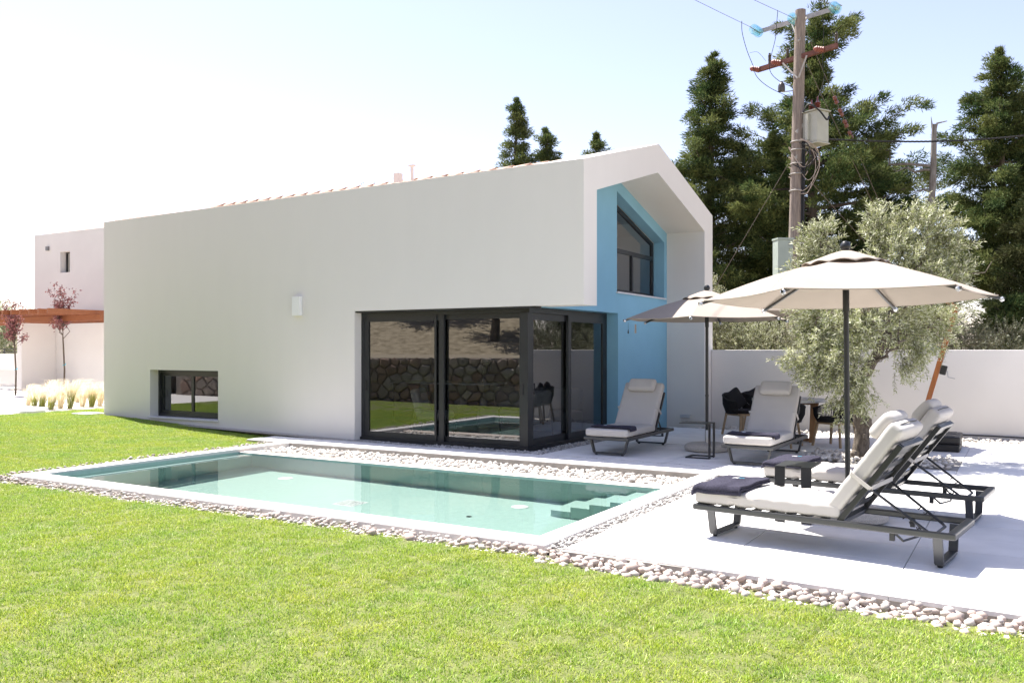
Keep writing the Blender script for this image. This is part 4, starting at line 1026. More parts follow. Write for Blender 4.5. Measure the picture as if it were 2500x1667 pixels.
# ================================================================== INSIDE THE VILLA (seen dimly through the glass)
def make_armchair():
    root = empty('armchair', (0, 0, 0), label='x', cat='armchair', group='pale armchairs behind the glass doors')
    cushion('back_cushion', 'cushion', root, (.16, .60, .52), .06, Matrix.Translation((-.26, 0, .64)) @ Matrix.Rotation(R(-14), 4, 'Y'), puff=.0, n=8)
    cushion('seat_cushion', 'cushion', root, (.58, .60, .15), .06, Matrix.Translation((.02, 0, .40)), puff=.01, n=8)
    for s in (-1, 1): MB().tube([(-.36, s * .33, 0), (-.28, s * .34, .55), (.28, s * .34, .58), (.34, s * .34, .54), (.30, s * .33, 0)], .012, 8).build('leg', 'anthracite', root)
    MB().box(-.3, .3, -.31, .31, .30, .325).build('seat_frame', 'anthracite', root)
    return root
AC = make_armchair(); AC.location = (-9.35, 12.95, 0); AC.rotation_euler = (0, 0, R(20)); AC['label'] = 'pale armchair with thin black arms behind the left glass door'
shape_copy(AC, (-7.55, 13.2, 0), R(160), 'pale armchair with thin black arms behind the right glass door')
sf = empty('sofa', (-8.5, 15.0, 0), label='low grey sofa deeper in the room behind the glass doors', cat='sofa')
cushion('seat_cushion', 'interior', sf, (2.0, .85, .4), .08, Matrix.Translation((0, 0, .22)), n=8); cushion('back_cushion', 'interior', sf, (2.0, .25, .45), .08, Matrix.Translation((0, .35, .62)), n=8)
ki = empty('kitchen_island', (-10.9, 15.6, 0), label='white topped kitchen island with a tall black tap behind the glass', cat='kitchen island')
MB().box(-1.2, 1.2, -.4, .4, 0, .86).build('cabinet', 'anthracite', ki); MB().box(-1.25, 1.25, -.45, .45, .861, .90).build('worktop', 'white', ki)
MB().tube([(.9, 0, .9), (.9, 0, 1.25)] + [(.9 + .1 - .1 * math.cos(q), 0, 1.25 + .1 * math.sin(q)) for q in np.linspace(.2, math.pi, 7)] + [(1.1, 0, 1.18)], .012, 8).build('tap', 'rubber', ki)

# ================================================================== DRY-STONE WALL (mirrored in the windows)
sw = empty('stone_wall', (WALL_A.x, WALL_A.y, 0), label='rough natural stone retaining wall at the foot of the dry hill', cat='wall')
SI = Matrix.Translation(-sw.location)
def wpt(u, d, z): p = WALL_A + wd * u + wnrm * d; return (p.x, p.y, z)
LW = (WALL_B - WALL_A).length
mb = MB().add([wpt(-.1, 0, -.3), wpt(LW, 0, -.3), wpt(LW, 0, 1.36), wpt(-.1, 0, 1.36), wpt(-.1, -.5, -.3), wpt(LW, -.5, -.3), wpt(LW, -.5, 1.36), wpt(-.1, -.5, 1.36)], [(0, 1, 2, 3), (3, 2, 6, 7), (0, 3, 7, 4), (1, 5, 6, 2)])
core = mb.build('core', 'mortar'); core.parent = sw; core.matrix_parent_inverse = SI
rs = np.random.default_rng(5); VV = []; FQ = []; TT = []
seeds = {}
NU_, NV_ = int(LW / .34), 6
for i in range(-1, NU_ + 2):
    for j in range(-1, NV_ + 1): seeds[i, j] = ((i + .5 + (.5 if j % 2 else 0) + rs.uniform(-.33, .33)) * .34, (j + .5 + rs.uniform(-.33, .33)) * .245 - .08)
for (i, j), c_ in seeds.items():
    if not (0 <= i <= NU_ and 0 <= j < NV_): continue
    poly = [(c_[0] - .6, c_[1] - .6), (c_[0] + .6, c_[1] - .6), (c_[0] + .6, c_[1] + .6), (c_[0] - .6, c_[1] + .6)]
    for di in (-2, -1, 0, 1, 2):
        for dj in (-1, 0, 1):
            o2 = seeds.get((i + di, j + dj))
            if o2 is None or (di == 0 and dj == 0): continue
            nx_, ny_ = o2[0] - c_[0], o2[1] - c_[1]; ln_ = math.hypot(nx_, ny_); nx_ /= ln_; ny_ /= ln_; lim = ln_ / 2 - .014
            out_ = []
            for a_1, a_3 in zip(poly, poly[1:] + poly[:1]):
                d1 = (a_1[0] - c_[0]) * nx_ + (a_1[1] - c_[1]) * ny_ - lim; d2 = (a_3[0] - c_[0]) * nx_ + (a_3[1] - c_[1]) * ny_ - lim
                if d1 <= 0: out_.append(a_1)
                if d1 * d2 < 0: t = d1 / (d1 - d2); out_.append((a_1[0] + (a_3[0] - a_1[0]) * t, a_1[1] + (a_3[1] - a_1[1]) * t))
            poly = out_
            if len(poly) < 3: break
        if len(poly) < 3: break
    if len(poly) < 3: continue
    k = len(poly); b = len(VV); dp = rs.uniform(.05, .10)
    for sc_f, dd in ((1.0, 0.0), (.97, dp * .7), (.80, dp), (0, dp + .012)):
        for (pu, pv) in (poly if sc_f else [c_]):
            VV.append(wpt(c_[0] + (pu - c_[0]) * sc_f, dd + (rs.uniform(-.008, .008) if dd else 0), min(1.38, c_[1] + (pv - c_[1]) * sc_f)))
    tt_ = rs.random() ** 1.6
    for r_ in range(2):
        for m_ in range(k): FQ.append((b + r_ * k + m_, b + r_ * k + (m_ + 1) % k, b + (r_ + 1) * k + (m_ + 1) % k, b + (r_ + 1) * k + m_)); TT.append(tt_)
    for m_ in range(k): FQ.append((b + 2 * k + m_, b + 2 * k + (m_ + 1) % k, b + 3 * k)); TT.append(tt_)
me = bpy.data.meshes.new('stones'); me.from_pydata(VV, [], FQ)
for nm, arr in (('tint', TT), ('shade', TT[::-1])): me.attributes.new(nm, 'FLOAT', 'FACE').data.foreach_set('value', np.array(arr, np.float32))
o = link_mesh('stones', me, 'wall_stone', sw); o.matrix_parent_inverse = SI; o['kind'] = 'stuff'

# ================================================================== TREES
def limb(mb, p0, p1, r0, r1, rng, n=6, wob=.06, sag=0.0):
    p0 = Vector(p0); p1 = Vector(p1); L = (p1 - p0).length; pts_ = []
    for i in range(n + 1):
        t = i / n; p = p0.lerp(p1, t)
        if 0 < i < n: p += Vector(rng.normal(0, wob * L / n, 3)) 
        p.z += sag * L * math.sin(math.pi * t)
        pts_.append(p)
    mb.tube(pts_, [r0 + (r1 - r0) * i / n for i in range(n + 1)], 7); return pts_

def conifer(name, x, y, z0, H, rad, seed, label, dens=1.0, prof=None, bare=.12, leafm='juniper', lean=0.0, group='junipers beyond the garden wall', fol=1.0):
    """Old juniper: tapering trunk, drooping-then-rising limbs, ragged tufts of foliage."""
    rng = np.random.default_rng(seed); root = empty(name, (x, y, z0), label=label, cat='tree', group=group)
    mb = MB(); tr = [Vector((lean * (t ** 1.5) * H, .02 * H * math.sin(t * 4 + seed), t * H)) for t in np.linspace(0, .97, 12)]
    mb.tube([Vector((p.x, p.y, p.z)) for p in tr], [max(.018, .022 * H * (1 - t) ** .9 + .01) for t in np.linspace(0, 1, 12)], 9)
    prof = prof or (lambda t: (1 - t) ** .85)
    C = []; N = int(58 * dens * H / 10)
    for i in range(N):
        t = bare + (1 - bare) * ((i + rng.random()) / N) ** .92; az = i * 2.4 + rng.normal(0, .5); h = t * H
        k = min(10, int(t / .97 * 11)); base = tr[k].lerp(tr[min(11, k + 1)], (t / .97 * 11) % 1)
        L = max(.15, rad * prof(t) * rng.uniform(.55, 1.12) + .1); d = Vector((math.cos(az), math.sin(az), 0)); up = rng.uniform(-.10, .35) + .5 * t
        tip = base + d * L + Vector((0, 0, L * up * .7)); midp = base.lerp(tip, .5) + Vector((0, 0, -.07 * L))
        mb.tube([base, midp, tip], [.03 * L ** .7 + .008, .018, .006], 5)
        nc = max(2, int(L / .20))
        for c in range(nc):
            s = (c + rng.random()) / nc; s = .18 + .84 * s
            p = (base.lerp(midp, s * 2) if s < .5 else midp.lerp(tip, (s - .5) * 2)) + Vector(rng.normal(0, .045 + .035 * L, 3)) 
            C.append((p.x, p.y, p.z - .05, .22 + .20 * rng.random() * (1.3 - t), d.x, d.y, up))
    for i in range(6): C.append((tr[-1].x + rng.normal(0, .05), tr[-1].y + rng.normal(0, .05), H * (.95 + .01 * i), .10, 0, 0, 1.5))
    C = np.array(C); per = int(215 * fol); n = len(C) * per; ci = np.repeat(np.arange(len(C)), per)
    off = rand_unit(n, rng) * (rng.random(n) ** .5)[:, None]
    rr = C[ci, 3][:, None]; P = C[ci, :3] + off * rr * np.array([1.1, 1.1, .55])
    D = off * .9 + np.c_[C[ci, 4:6] * .8, .25 + .35 * C[ci, 6]] + rng.normal(0, .45, (n, 3)); D[:, 2] += np.where(rng.random(n) < .25, -.9, 0)
    D /= np.linalg.norm(D, axis=1, keepdims=True); S = np.cross(D, rand_unit(n, rng)); S /= np.linalg.norm(S, axis=1, keepdims=True); W_ = rng.uniform(.010, .021, (n, 1)); L_ = rng.uniform(.065, .16, (n, 1))
    V = np.stack([P - S * W_, P + S * W_, P + D * L_], 1).reshape(-1, 3); F = np.arange(3 * n).reshape(-1, 3)
    ctint = np.clip(rng.normal(.45, .28, len(C)), 0, 1)[ci]; tint = np.clip(ctint + rng.normal(0, .22, n), 0, 1)
    me = fast_mesh('foliage', V, F, tint, np.clip(rng.normal(.5, .25, n), 0, 1)); link_mesh('foliage', me, leafm, root)
    mb.build('trunk', 'bark', root); return root

def mid(t): return min(1.0, .12 + 1.5 * (1 - t) ** 1.15) * (1 if t > .1 else .7)
conifer('juniper_tree', -8.38, 26.42, .1, 10.7, 2.55, 21, 'tall juniper with a narrow spire directly behind the gable of the villa', prof=lambda t: min(1, 1.25 * (1 - t)) + .04, dens=1.7, bare=.14)
conifer('juniper_tree', -5.45, 27.0, .1, 11.6, 3.1, 22, 'wide juniper behind the utility pole and transformer', prof=lambda t: (.55 + .5 * math.sin(t * 14)) * .35 + min(.8, 1.6 * (1 - t) ** 1.1), dens=1.5, bare=.18)
conifer('juniper_tree', -4.0, 29.3, .1, 8.0, 2.3, 23, 'lower juniper right of the utility pole', dens=1.4, prof=lambda t: min(1, 1.4 * (1 - t) ** .8), bare=.2)
conifer('juniper_tree', -7.0, 28.2, .1, 8.5, 3.0, 24, 'lower juniper between the two tall ones left of the utility pole', dens=1.3, prof=lambda t: min(1, 1.4 * (1 - t) ** .8))
conifer('juniper_tree', -.60, 30.9, .1, 10.8, 2.9, 25, 'tall juniper at the right with a bare reddish lower trunk', dens=1.5, prof=lambda t: min(1, 1.35 * (1 - t) ** .8), bare=.3)
conifer('juniper_tree', 1.1, 33.5, .1, 12.2, 3.0, 26, 'juniper cut off by the right edge of the picture', dens=1.3, prof=lambda t: min(1, 1.5 * (1 - t) ** .7), bare=.2)
conifer('juniper_tree', .3, 28.5, .1, 6.0, 2.0, 27, 'low dark juniper in the bottom right behind the wall', dens=1.2, leafm='juniper_dark', bare=.35)
conifer('juniper_tree', -10.2, 28.6, .1, 7.4, 2.0, 28, 'low juniper hidden mostly by the gable', dens=1.1, prof=lambda t: min(1, 1.5 * (1 - t)))
conifer('juniper_tree', -17.3, 29.26, .1, 11.4, 1.9, 29, 'largest of the juniper tops rising above the villa roof', dens=1.2, prof=lambda t: min(1, 2.1 * (1 - t) ** 1.15), group='junipers behind the villa roof')
conifer('juniper_tree', -15.77, 29.02, .1, 9.95, 1.6, 30, 'middle juniper top above the villa roof', dens=1.1, prof=lambda t: min(1, 2.4 * (1 - t)), group='junipers behind the villa roof')
conifer('juniper_tree', -14.05, 30.03, .1, 9.7, 1.4, 31, 'smallest juniper tip above the villa roof, nearest the gable', dens=1.0, prof=lambda t: min(1, 2.0 * (1 - t)), group='junipers behind the villa roof')
conifer('juniper_bush', -.35, 27.6, .1, 2.9, .85, 32, 'round light green bush just above the garden wall at the right', dens=3.0, prof=lambda t: math.sin(math.pi * min(1, .2 + .8 * t)) + .1, bare=.15, group=None)

# dead snag and dry twigs
sn = empty('dead_tree', (-2.27, 26.56, .1), label='bare grey dead tree trunk with broken twigs left of the right-hand juniper', cat='tree')
rg = np.random.default_rng(8); mb = MB(); Hs = 7.75
mb.tube([(0, 0, 0), (.03, 0, 2.5), (.0, .03, 4.5), (.10, 0, 6.4), (.13, 0, Hs)], [.13, .115, .10, .085, .065], 9)
mb.tube([(.12, 0, Hs - .25), (.2, 0, Hs + .02), (.45, 0, Hs + .05)], [.05, .03, .012], 5).tube([(.08, 0, Hs - .1), (.05, 0, Hs + .22)], [.03, .006], 5)
mb.build('trunk', 'snag', sn)
for (z, dx, dz_, L) in ((6.6, -1, .35, 2.3), (6.5, -1, .05, .9), (5.9, -1, .12, .4), (5.2, -1, .3, .35), (4.7, 1, .1, .5), (4.5, -1, .15, .3), (4.1, -1, .12, 1.7), (3.5, -1, .18, 2.0), (6.1, 1, .05, .15), (3.0, -1, -.3, .9), (2.6, -1, .35, 1.9)):
    tw = MB(); pts_ = limb(tw, (.06, 0, z), (dx * L, rg.uniform(-.3, .3), z + dz_ * L), .045, .010, rg, 6, .3)
    for q in range(2, 6): tw.tube([pts_[q], pts_[q] + Vector((dx * .12, rg.normal(0, .1), rg.normal(.02, .14)))], [.010, .003], 4)
    tw.build('branch', 'snag', sn)
tg = empty('dry_shrub', (-19.72, 23.2, .1), label='bare dry twigs poking above the villa roof left of the vent', cat='shrub'); tw = MB()
limb(tw, (0, 0, 0), (0, 0, 6.2), .12, .04, rg, 5, .1)
for k in range(16):
    z = 6 + rg.uniform(0, 1.0); pts_ = limb(tw, (0, 0, z - .3), (rg.normal(0, .28), rg.normal(0, .2), z + rg.uniform(.2, .75)), .022, .006, rg, 4, .3)
    for q in (1, 2, 3, 4): tw.tube([pts_[q], pts_[q] + Vector(rg.normal(0, .12, 3))], [.012, .004], 4)
tw.build('twig', 'snag', tg)

def olive_crown(root, blobs, seed, n_twig, leaf_len=.055, leafm='olive_leaf', per=22, name='foliage', twig_r=.0035, twl=(.18, .42), centre=None, w=.011):
    rng = np.random.default_rng(seed); B = np.array(blobs); vol = B[:, 3] ** 2; pick = rng.choice(len(B), n_twig, p=vol / vol.sum())
    o_ = rand_unit(n_twig, rng) * (rng.random(n_twig) ** .45)[:, None]; P = B[pick, :3] + o_ * B[pick, 3:4] * np.array([1, 1, .9])
    c = np.array(centre if centre is not None else B[:, :3].mean(0)); out = P - c; out /= np.linalg.norm(out, axis=1, keepdims=True)
    D = out * .6 + o_ * .7 + np.array([0, 0, .25]) + rng.normal(0, .38, (n_twig, 3)); low = P[:, 2] < c[2] - .3; D[low, 2] -= .55
    D /= np.linalg.norm(D, axis=1, keepdims=True); L = rng.uniform(*twl, n_twig)
    # leaves in pairs along each twig
    ti = np.repeat(np.arange(n_twig), per); s = np.tile((np.arange(per) // 2 + .6) / (per / 2), n_twig); side = np.tile(np.where(np.arange(per) % 2, 1., -1.), n_twig)
    A = np.cross(D, rand_unit(n_twig, rng)); A /= np.linalg.norm(A, axis=1, keepdims=True); Bn = np.cross(D, A)
    ang = np.tile((np.arange(per) // 2) * 1.57, n_twig); pa = A[ti] * np.cos(ang)[:, None] + Bn[ti] * np.sin(ang)[:, None]
    droop = np.zeros((len(ti), 3)); droop[:, 2] = -.10 * (s ** 2)
    LP = P[ti] + D[ti] * (L[ti] * s)[:, None] + droop * L[ti][:, None]; LD = D[ti] * .75 + pa * side[:, None] * .8 + rng.normal(0, .18, (len(ti), 3))
    LN = np.cross(LD, np.cross(D[ti], pa)); LN += rng.normal(0, .5, LN.shape) * np.linalg.norm(LN, axis=1, keepdims=True)
    V, F = leaf_quads(LP, LD, LN + np.array([0, 0, 1e-3]), rng.uniform(.6, 1.15, len(ti)) * leaf_len, rng.uniform(.8, 1.3, len(ti)) * w)
    tint = np.clip(rng.beta(1.5, 2.5, n_twig)[ti] + rng.normal(0, .2, len(ti)), 0, 1)
    me = fast_mesh(name, V, F, tint, rng.random(len(ti))); link_mesh(name, me, leafm, root)
    # twigs: thin three-sided prisms
    e = P + D * L[:, None]; V = []; 
    k0 = [A, -A * .5 + Bn * .87, -A * .5 - Bn * .87]
    V = np.stack([P + k * twig_r for k in k0] + [e + k * twig_r * .3 for k in k0], 1).reshape(-1, 3); b = np.arange(n_twig)[:, None] * 6
    F = np.concatenate([b + [0, 1, 4, 3], b + [1, 2, 5, 4], b + [2, 0, 3, 5]]); me = fast_mesh('twigs', V, F); t_ = link_mesh('twigs', me, 'olive_bark', root); t_['kind'] = 'stuff'
    return P

def px(x, y, D):                                    # a point D metres deep that stands at pixel x, y of the photograph
    l = (x - 1250) / 2106 * D; a = math.atan(1250 / 2106); s, c = math.sin(a), math.cos(a)
    return Vector((-s * D + c * l, c * D + s * l, 1.6 + (854 - y) / 2106 * D))
ol = empty('olive_tree', (-2.06, 13.42, 0), label='silvery olive tree with a gnarled trunk growing between the loungers and the wall', cat='tree'); OI = ol.location
def q(x, y, D): return px(x, y, D) - OI
TR = [q(2100, 1128, 12.57), q(2100, 1100, 12.57), q(2106, 1060, 12.57), q(2106, 1035, 12.57), q(2094, 1000, 12.57), q(2093, 960, 12.57), q(2105, 925, 12.55), q(2128, 885, 12.5), q(2150, 850, 12.45), q(2155, 815, 12.4), q(2160, 778, 12.4), q(2188, 752, 12.4)]
mb = MB().tube(TR, [.135, .115, .105, .112, .095, .09, .082, .075, .072, .06, .052, .045], 14)
for p, r in ((q(2120, 1030, 12.45), .055), (q(2112, 1066, 12.42), .035), (q(2085, 1112, 12.45), .06), (q(2118, 1118, 12.45), .06)):
    V0, F0 = ICO2; mb.add([tuple(Vector(v) * r + p) for v in V0 * np.array([1, 1, 1.5])], [tuple(f) for f in F0], smooth=True)
tk = mb.build('trunk', 'olive_bark', ol)
sb_ = tk.modifiers.new('s', 'SUBSURF'); sb_.levels = 1; sb_.render_levels = 2
tx_ = bpy.data.textures.new('knots', 'CLOUDS'); tx_.noise_scale = .07; dm = tk.modifiers.new('knots', 'DISPLACE'); dm.texture = tx_; dm.strength = .035; dm.mid_level = .5
br = MB(); rg = np.random.default_rng(12)
ends = [(2240, 735, 12.2), (2330, 690, 12.0), (2260, 600, 12.3), (2160, 560, 12.6), (2020, 600, 12.9), (2080, 700, 12.1), (1990, 800, 12.3), (2300, 780, 12.8), (2210, 830, 12.0), (2020, 900, 12.1), (2150, 690, 13.1), (1960, 880, 12.5)]
for k, (x, y, D) in enumerate(ends):
    st_ = TR[11] if k < 4 else TR[9] if k < 8 else TR[6 if k in (9, 11) else 7]
    pts_ = limb(br, st_, q(x, y, D), .038 if k < 4 else .028, .010, rg, 6, .35)
    for m_ in (2, 3, 4, 5, 6): limb(br, pts_[m_], pts_[m_] + Vector(rg.normal(0, .22, 3)) + Vector((0, 0, .15)), .012, .005, rg, 3, .3)
bo = br.build('branches', 'olive_bark', ol)
OB = [(1988, 610, 44, 13.0), (2015, 580, 46, 12.9), (1965, 660, 30, 12.9), (2040, 650, 48, 12.8), (2150, 560, 62, 12.6), (2125, 525, 18, 12.6), (2180, 620, 70, 12.4), (2255, 560, 78, 12.4), (2305, 600, 55, 12.3), (2315, 680, 52, 12.1), (2240, 660, 85, 12.3), (2335, 740, 36, 12.0), (2110, 700, 85, 12.4),
      (2000, 760, 78, 12.6), (2030, 830, 90, 12.3), (2100, 800, 85, 12.1), (2190, 790, 85, 12.6), (2270, 780, 66, 12.8), (2235, 845, 50, 12.2), (1990, 890, 62, 12.3), (2060, 910, 80, 12.2), (2100, 960, 50, 12.1), (2062, 975, 30, 12.1), (2200, 890, 40, 12.2), (1945, 870, 30, 12.3), (2050, 1020, 10, 12.0)]
olive_crown(ol, [tuple(q(x, y, D)) + (r * D / 2106 * .70,) for x, y, r, D in OB], 14, 2300, per=20, centre=tuple(q(2130, 760, 12.5)), leaf_len=.072, w=.0165, twl=(.15, .34))
# two olive shrubs over the wall by the pole, and a farther olive right behind
def olive_bush(loc, blobs, seed, n, label, name='olive_shrub', leafm='olive_leaf', ll=.06, w=.015, tr_h=.8, per=20, cat='shrub', group=None, twl=(.2, .45), tr_r=.09):
    r = empty(name, loc, label=label, cat=cat, group=group); mb = MB(); rg = np.random.default_rng(seed)
    mb.tube([(0, 0, 0), (rg.normal(0, .06), 0, tr_h * .5), (rg.normal(0, .1), 0, tr_h)], [tr_r, tr_r * .8, tr_r * .6], 9)
    for bl in blobs: limb(mb, (0, 0, tr_h * .85), bl[:3], tr_r * .45, .015, rg, 5, .25)
    mb.build('trunk', 'olive_bark', r); olive_crown(r, blobs, seed, n, ll, leafm, per, w=w, twl=twl, twig_r=.005); return r
olive_bush((-6.3, 19.9, 0), [(0, 0, 1.6, .55), (-.5, 0, 2.1, .5), (-.25, .1, 2.9, .38), (.5, -.1, 1.5, .5), (-.45, .1, 3.2, .25), (.1, 0, 2.2, .45)], 41, 1100, 'tall olive shrub close to the gable, behind the garden wall')
olive_bush((-5.15, 20.1, 0), [(0, 0, 1.5, .6), (.3, 0, 1.9, .45), (-.35, 0, 1.9, .4), (.1, .1, 1.2, .6), (.45, 0, 1.3, .4)], 42, 1000, 'rounded olive shrub behind the garden wall, left of the utility pole')
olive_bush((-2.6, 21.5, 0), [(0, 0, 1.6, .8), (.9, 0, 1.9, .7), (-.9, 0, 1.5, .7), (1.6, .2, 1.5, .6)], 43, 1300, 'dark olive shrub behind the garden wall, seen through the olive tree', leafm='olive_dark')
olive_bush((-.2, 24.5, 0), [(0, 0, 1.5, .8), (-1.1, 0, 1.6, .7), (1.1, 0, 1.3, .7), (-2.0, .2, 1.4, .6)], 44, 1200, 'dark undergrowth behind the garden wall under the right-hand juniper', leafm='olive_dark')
# far olives in the gap at the left
for i, (x, y) in enumerate(((-41.5, 22.0), (-38.5, 23.4), (-36, 26.5))):
    olive_bush((x, y, 0), [(0, 0, 2.0, 1.2), (1.2, 0, 2.4, 1.0), (-1.2, .3, 2.2, 1.0), (.3, 0, 3.0, .9), (-.8, 0, 1.3, 1.0), (1.0, 0, 1.2, 1.0)], 60 + i, 1500,
               ['leftmost far olive tree behind the black railing', 'middle far olive tree behind the black railing', 'right far olive tree behind the black railing, next to the annex'][i], 'olive_tree', ll=.11, w=.035, cat='tree', group='far olive trees behind the railing', twl=(.3, .6), tr_h=1.2, tr_r=.16)
# olives and scrub on the hill (mirrored in the glass)
HL = ['slender olive just above the stone wall, mirrored in the right glass door', 'thick-trunked olive higher on the slope, mirrored in the left glass door', 'olive on the dry hill behind the camera, left of the others', 'olive near the top of the hill, far left', 'olive near the top of the hill, centre', 'olive near the top of the hill, right', 'olive on the slope far to the right', 'small olive at the far left end of the slope', 'big olive on the crest, leftmost', 'big olive on the crest, middle', 'big olive on the crest, right', 'big olive on the crest, at its far right end']
for i, (hx_, hy_, s_) in enumerate(((-14.0, 1.6, .9), (-18.9, 0.2, 1.15), (-8.5, -1.5, 1.0), (-24, -4, 1.5), (-17, -7, 1.6), (-10, -10, 1.6), (0, -12, 1.5), (-28, 2, 1.5), (-30, -10, 2.0), (-20, -16, 2.2), (-9, -20, 2.2), (4, -22, 2.0))):
    p = Vector((hx_, hy_)); zz = hill_z(p.x, p.y)
    olive_bush((p.x, p.y, zz - .1), [(0, 0, 2.6 * s_, .95 * s_), (1.0 * s_, .2, 2.6 * s_, .75 * s_), (-1.0 * s_, 0, 2.5 * s_, .75 * s_), (.1, .8 * s_, 2.9 * s_, .8 * s_), (0, -.8 * s_, 2.4 * s_, .7 * s_)], 80 + i, 620,
               HL[i], 'olive_tree', 'olive_dark', .15 * s_, .05 * s_, 1.5 * s_, 16, 'tree', 'olive trees on the dry hill', (.3, .7), .16)

# ---- young purple plum trees and feather grass in the left yard
def plum(loc, H, seed, label):
    r = empty('plum_sapling', loc, label=label, cat='tree', group='young purple plum trees in the left yard'); rg = np.random.default_rng(seed)
    mb = MB(); tp = [(0, 0, 0), (.03, 0, H * .25), (-.02, 0, H * .45), (-.05, 0, H * .56)]; mb.tube(tp, [.028, .024, .022, .018], 8)
    P = []; top = Vector(tp[-1])
    for k in range(17):
        a = rg.uniform(0, 6.28); e = Vector((math.cos(a) * rg.uniform(.12, .55), math.sin(a) * rg.uniform(.1, .45), rg.uniform(.15, 1.0) * H * .45)); 
        st_ = top + Vector((0, 0, rg.uniform(-.12, .3)))
        pts_ = limb(mb, st_, st_ + e, .011, .004, rg, 6, .25, .06); P += [pts_[i].lerp(pts_[i + 1], rg.random()) for i in range(2, 6) for _ in range(5)]
    mb.tube([top, top + Vector((.06, 0, H * .42))], [.014, .004], 6); P += [top + Vector((.06 * t + rg.normal(0, .05), rg.normal(0, .05), H * .42 * t)) for t in np.linspace(.15, 1.02, 40)]
    mb.build('trunk', 'bark', r)
    P = np.array([p[:] for p in P]); P = np.repeat(P, 3, 0) + rg.normal(0, .045, (len(P) * 3, 3)); n = len(P)
    V, F = leaf_quads(P, rand_unit(n, rg) + np.array([0, 0, -.2]), rand_unit(n, rg), rg.uniform(.05, .085, n), rg.uniform(.03, .05, n))
    link_mesh('foliage', fast_mesh('foliage', V, F, rg.random(n), rg.random(n)), 'plum', r)
    MB().tube([(0, 0, H * .28), (.0, 0, H * .29)], .03, 8).tube([(.03, 0, H * .285), (.11, 0, H * .30)], .001, flat=(.03, .004)).build('tree_tie', 'emb_cyan', r)
plum((-24.9, 14.02, .25), 2.75, 5, 'young purple-leaved plum tree at the far left edge')
plum((-24.3, 15.1, .25), 3.15, 6, 'taller young purple-leaved plum tree in front of the screen wall')
FT = [(-21.07, 12.17, .55, 1), (-20.56, 12.02, .55, 0), (-20.19, 11.99, .52, 0), (-20.85, 12.6, .6, 1), (-19.62, 11.86, .5, 0), (-19.9, 12.28, .6, 1), (-19.62, 12.34, .72, 0), (-20.0, 12.9, .55, 1), (-20.38, 13.42, .5, 1), (-19.75, 12.98, .62, 0), (-20.81, 13.95, .55, 1), (-19.9, 13.3, .5, 1), (-21.3, 13.6, .6, 1), (-20.6, 14.3, .6, 1), (-22.0, 13.3, .6, 1), (-19.4, 13.4, .6, 1)]
FLAB = ['leftmost straw-coloured feather grass tuft', 'second tuft from the left, greener at its foot', 'slim green tuft right of the second one', 'pale tuft behind the two left green ones', 'low green tuft leaning right, nearest the stepping slabs', 'faint pale tuft behind the low leaning one', 'largest and greenest feather grass tuft', 'small yellow tuft right of the largest one', 'yellow tuft behind, near the villa corner', 'upright green tuft near the villa corner', 'far pale tuft beside the villa corner', 'thin straw tuft just left of the villa corner', 'pale plume tuft in the back row, left part', 'pale plume tuft in the back row, right part', 'pale plume tuft in the back row in front of the screen wall corner', 'pale tuft partly hidden by the villa corner']
for i, (x, y, h, dry) in enumerate(FT):
    rg = np.random.default_rng(300 + i); r = empty('feather_grass', (x, y, float(lawn_z(x, y)) - .01), label=FLAB[i], cat='ornamental grass', group='feather grass tufts in the white gravel')
    n = 190; a = rg.uniform(0, 6.28, n); hh = h * rg.uniform(.55, 1.05, n); ln = rg.uniform(.02, .45, n) * h
    b0 = np.c_[np.cos(a), np.sin(a), np.zeros(n)] * (rg.random(n) ** .5 * .055)[:, None]; d = np.c_[np.cos(a), np.sin(a), np.zeros(n)] * ln[:, None] + np.array([.15, .05, 0]) * (hh / h)[:, None]
    m1_ = b0 + d * .3 + np.c_[np.zeros((n, 2)), hh * .6]; m2_ = b0 + d * .75 + np.c_[np.zeros((n, 2)), hh * .93]; tp = b0 + d * 1.35 + np.c_[np.zeros((n, 2)), hh * .97]
    S = np.c_[-np.sin(a + .6), np.cos(a + .6), np.zeros(n)] * .0022
    V = np.stack([b0 - S, b0 + S, m1_ + S, m1_ - S], 1).reshape(-1, 3); F = np.arange(len(V)).reshape(-1, 4)
    link_mesh('blades', fast_mesh('blades', V, F, rg.random(n), rg.random(n)), 'feather' if dry else 'feather_green', r)
    S = S * 1.5; V = np.stack([m1_ - S, m1_ + S, m2_ + S * 1.3, m2_ - S * 1.3, m2_ - S * 1.3, m2_ + S * 1.3, tp + S, tp - S], 1).reshape(-1, 3)
    link_mesh('plumes', fast_mesh('plumes', V, np.arange(len(V)).reshape(-1, 4), rg.random(2 * n), rg.random(2 * n)), 'feather', r)

# ================================================================== UTILITY POLE
up_ = empty('utility_pole', (-5.11, 22.55, 0), label='tall wooden utility pole carrying insulators, a transformer and a grey cabinet', cat='utility pole')
PB_ = Vector((-5.11, 22.55, 0)); PT_ = Vector((-4.90, 22.67, 10.25)); UO = up_.location
def uz(z): return PB_.lerp(PT_, z / 10.25) - UO
def u_(x, y, D): return px(x, y, D) - UO
mb = MB().tube([uz(z) for z in np.linspace(0, 10.25, 12)], [.185 - .055 * t for t in np.linspace(0, 1, 12)], 16); mb.build('pole', 'pole_wood', up_)
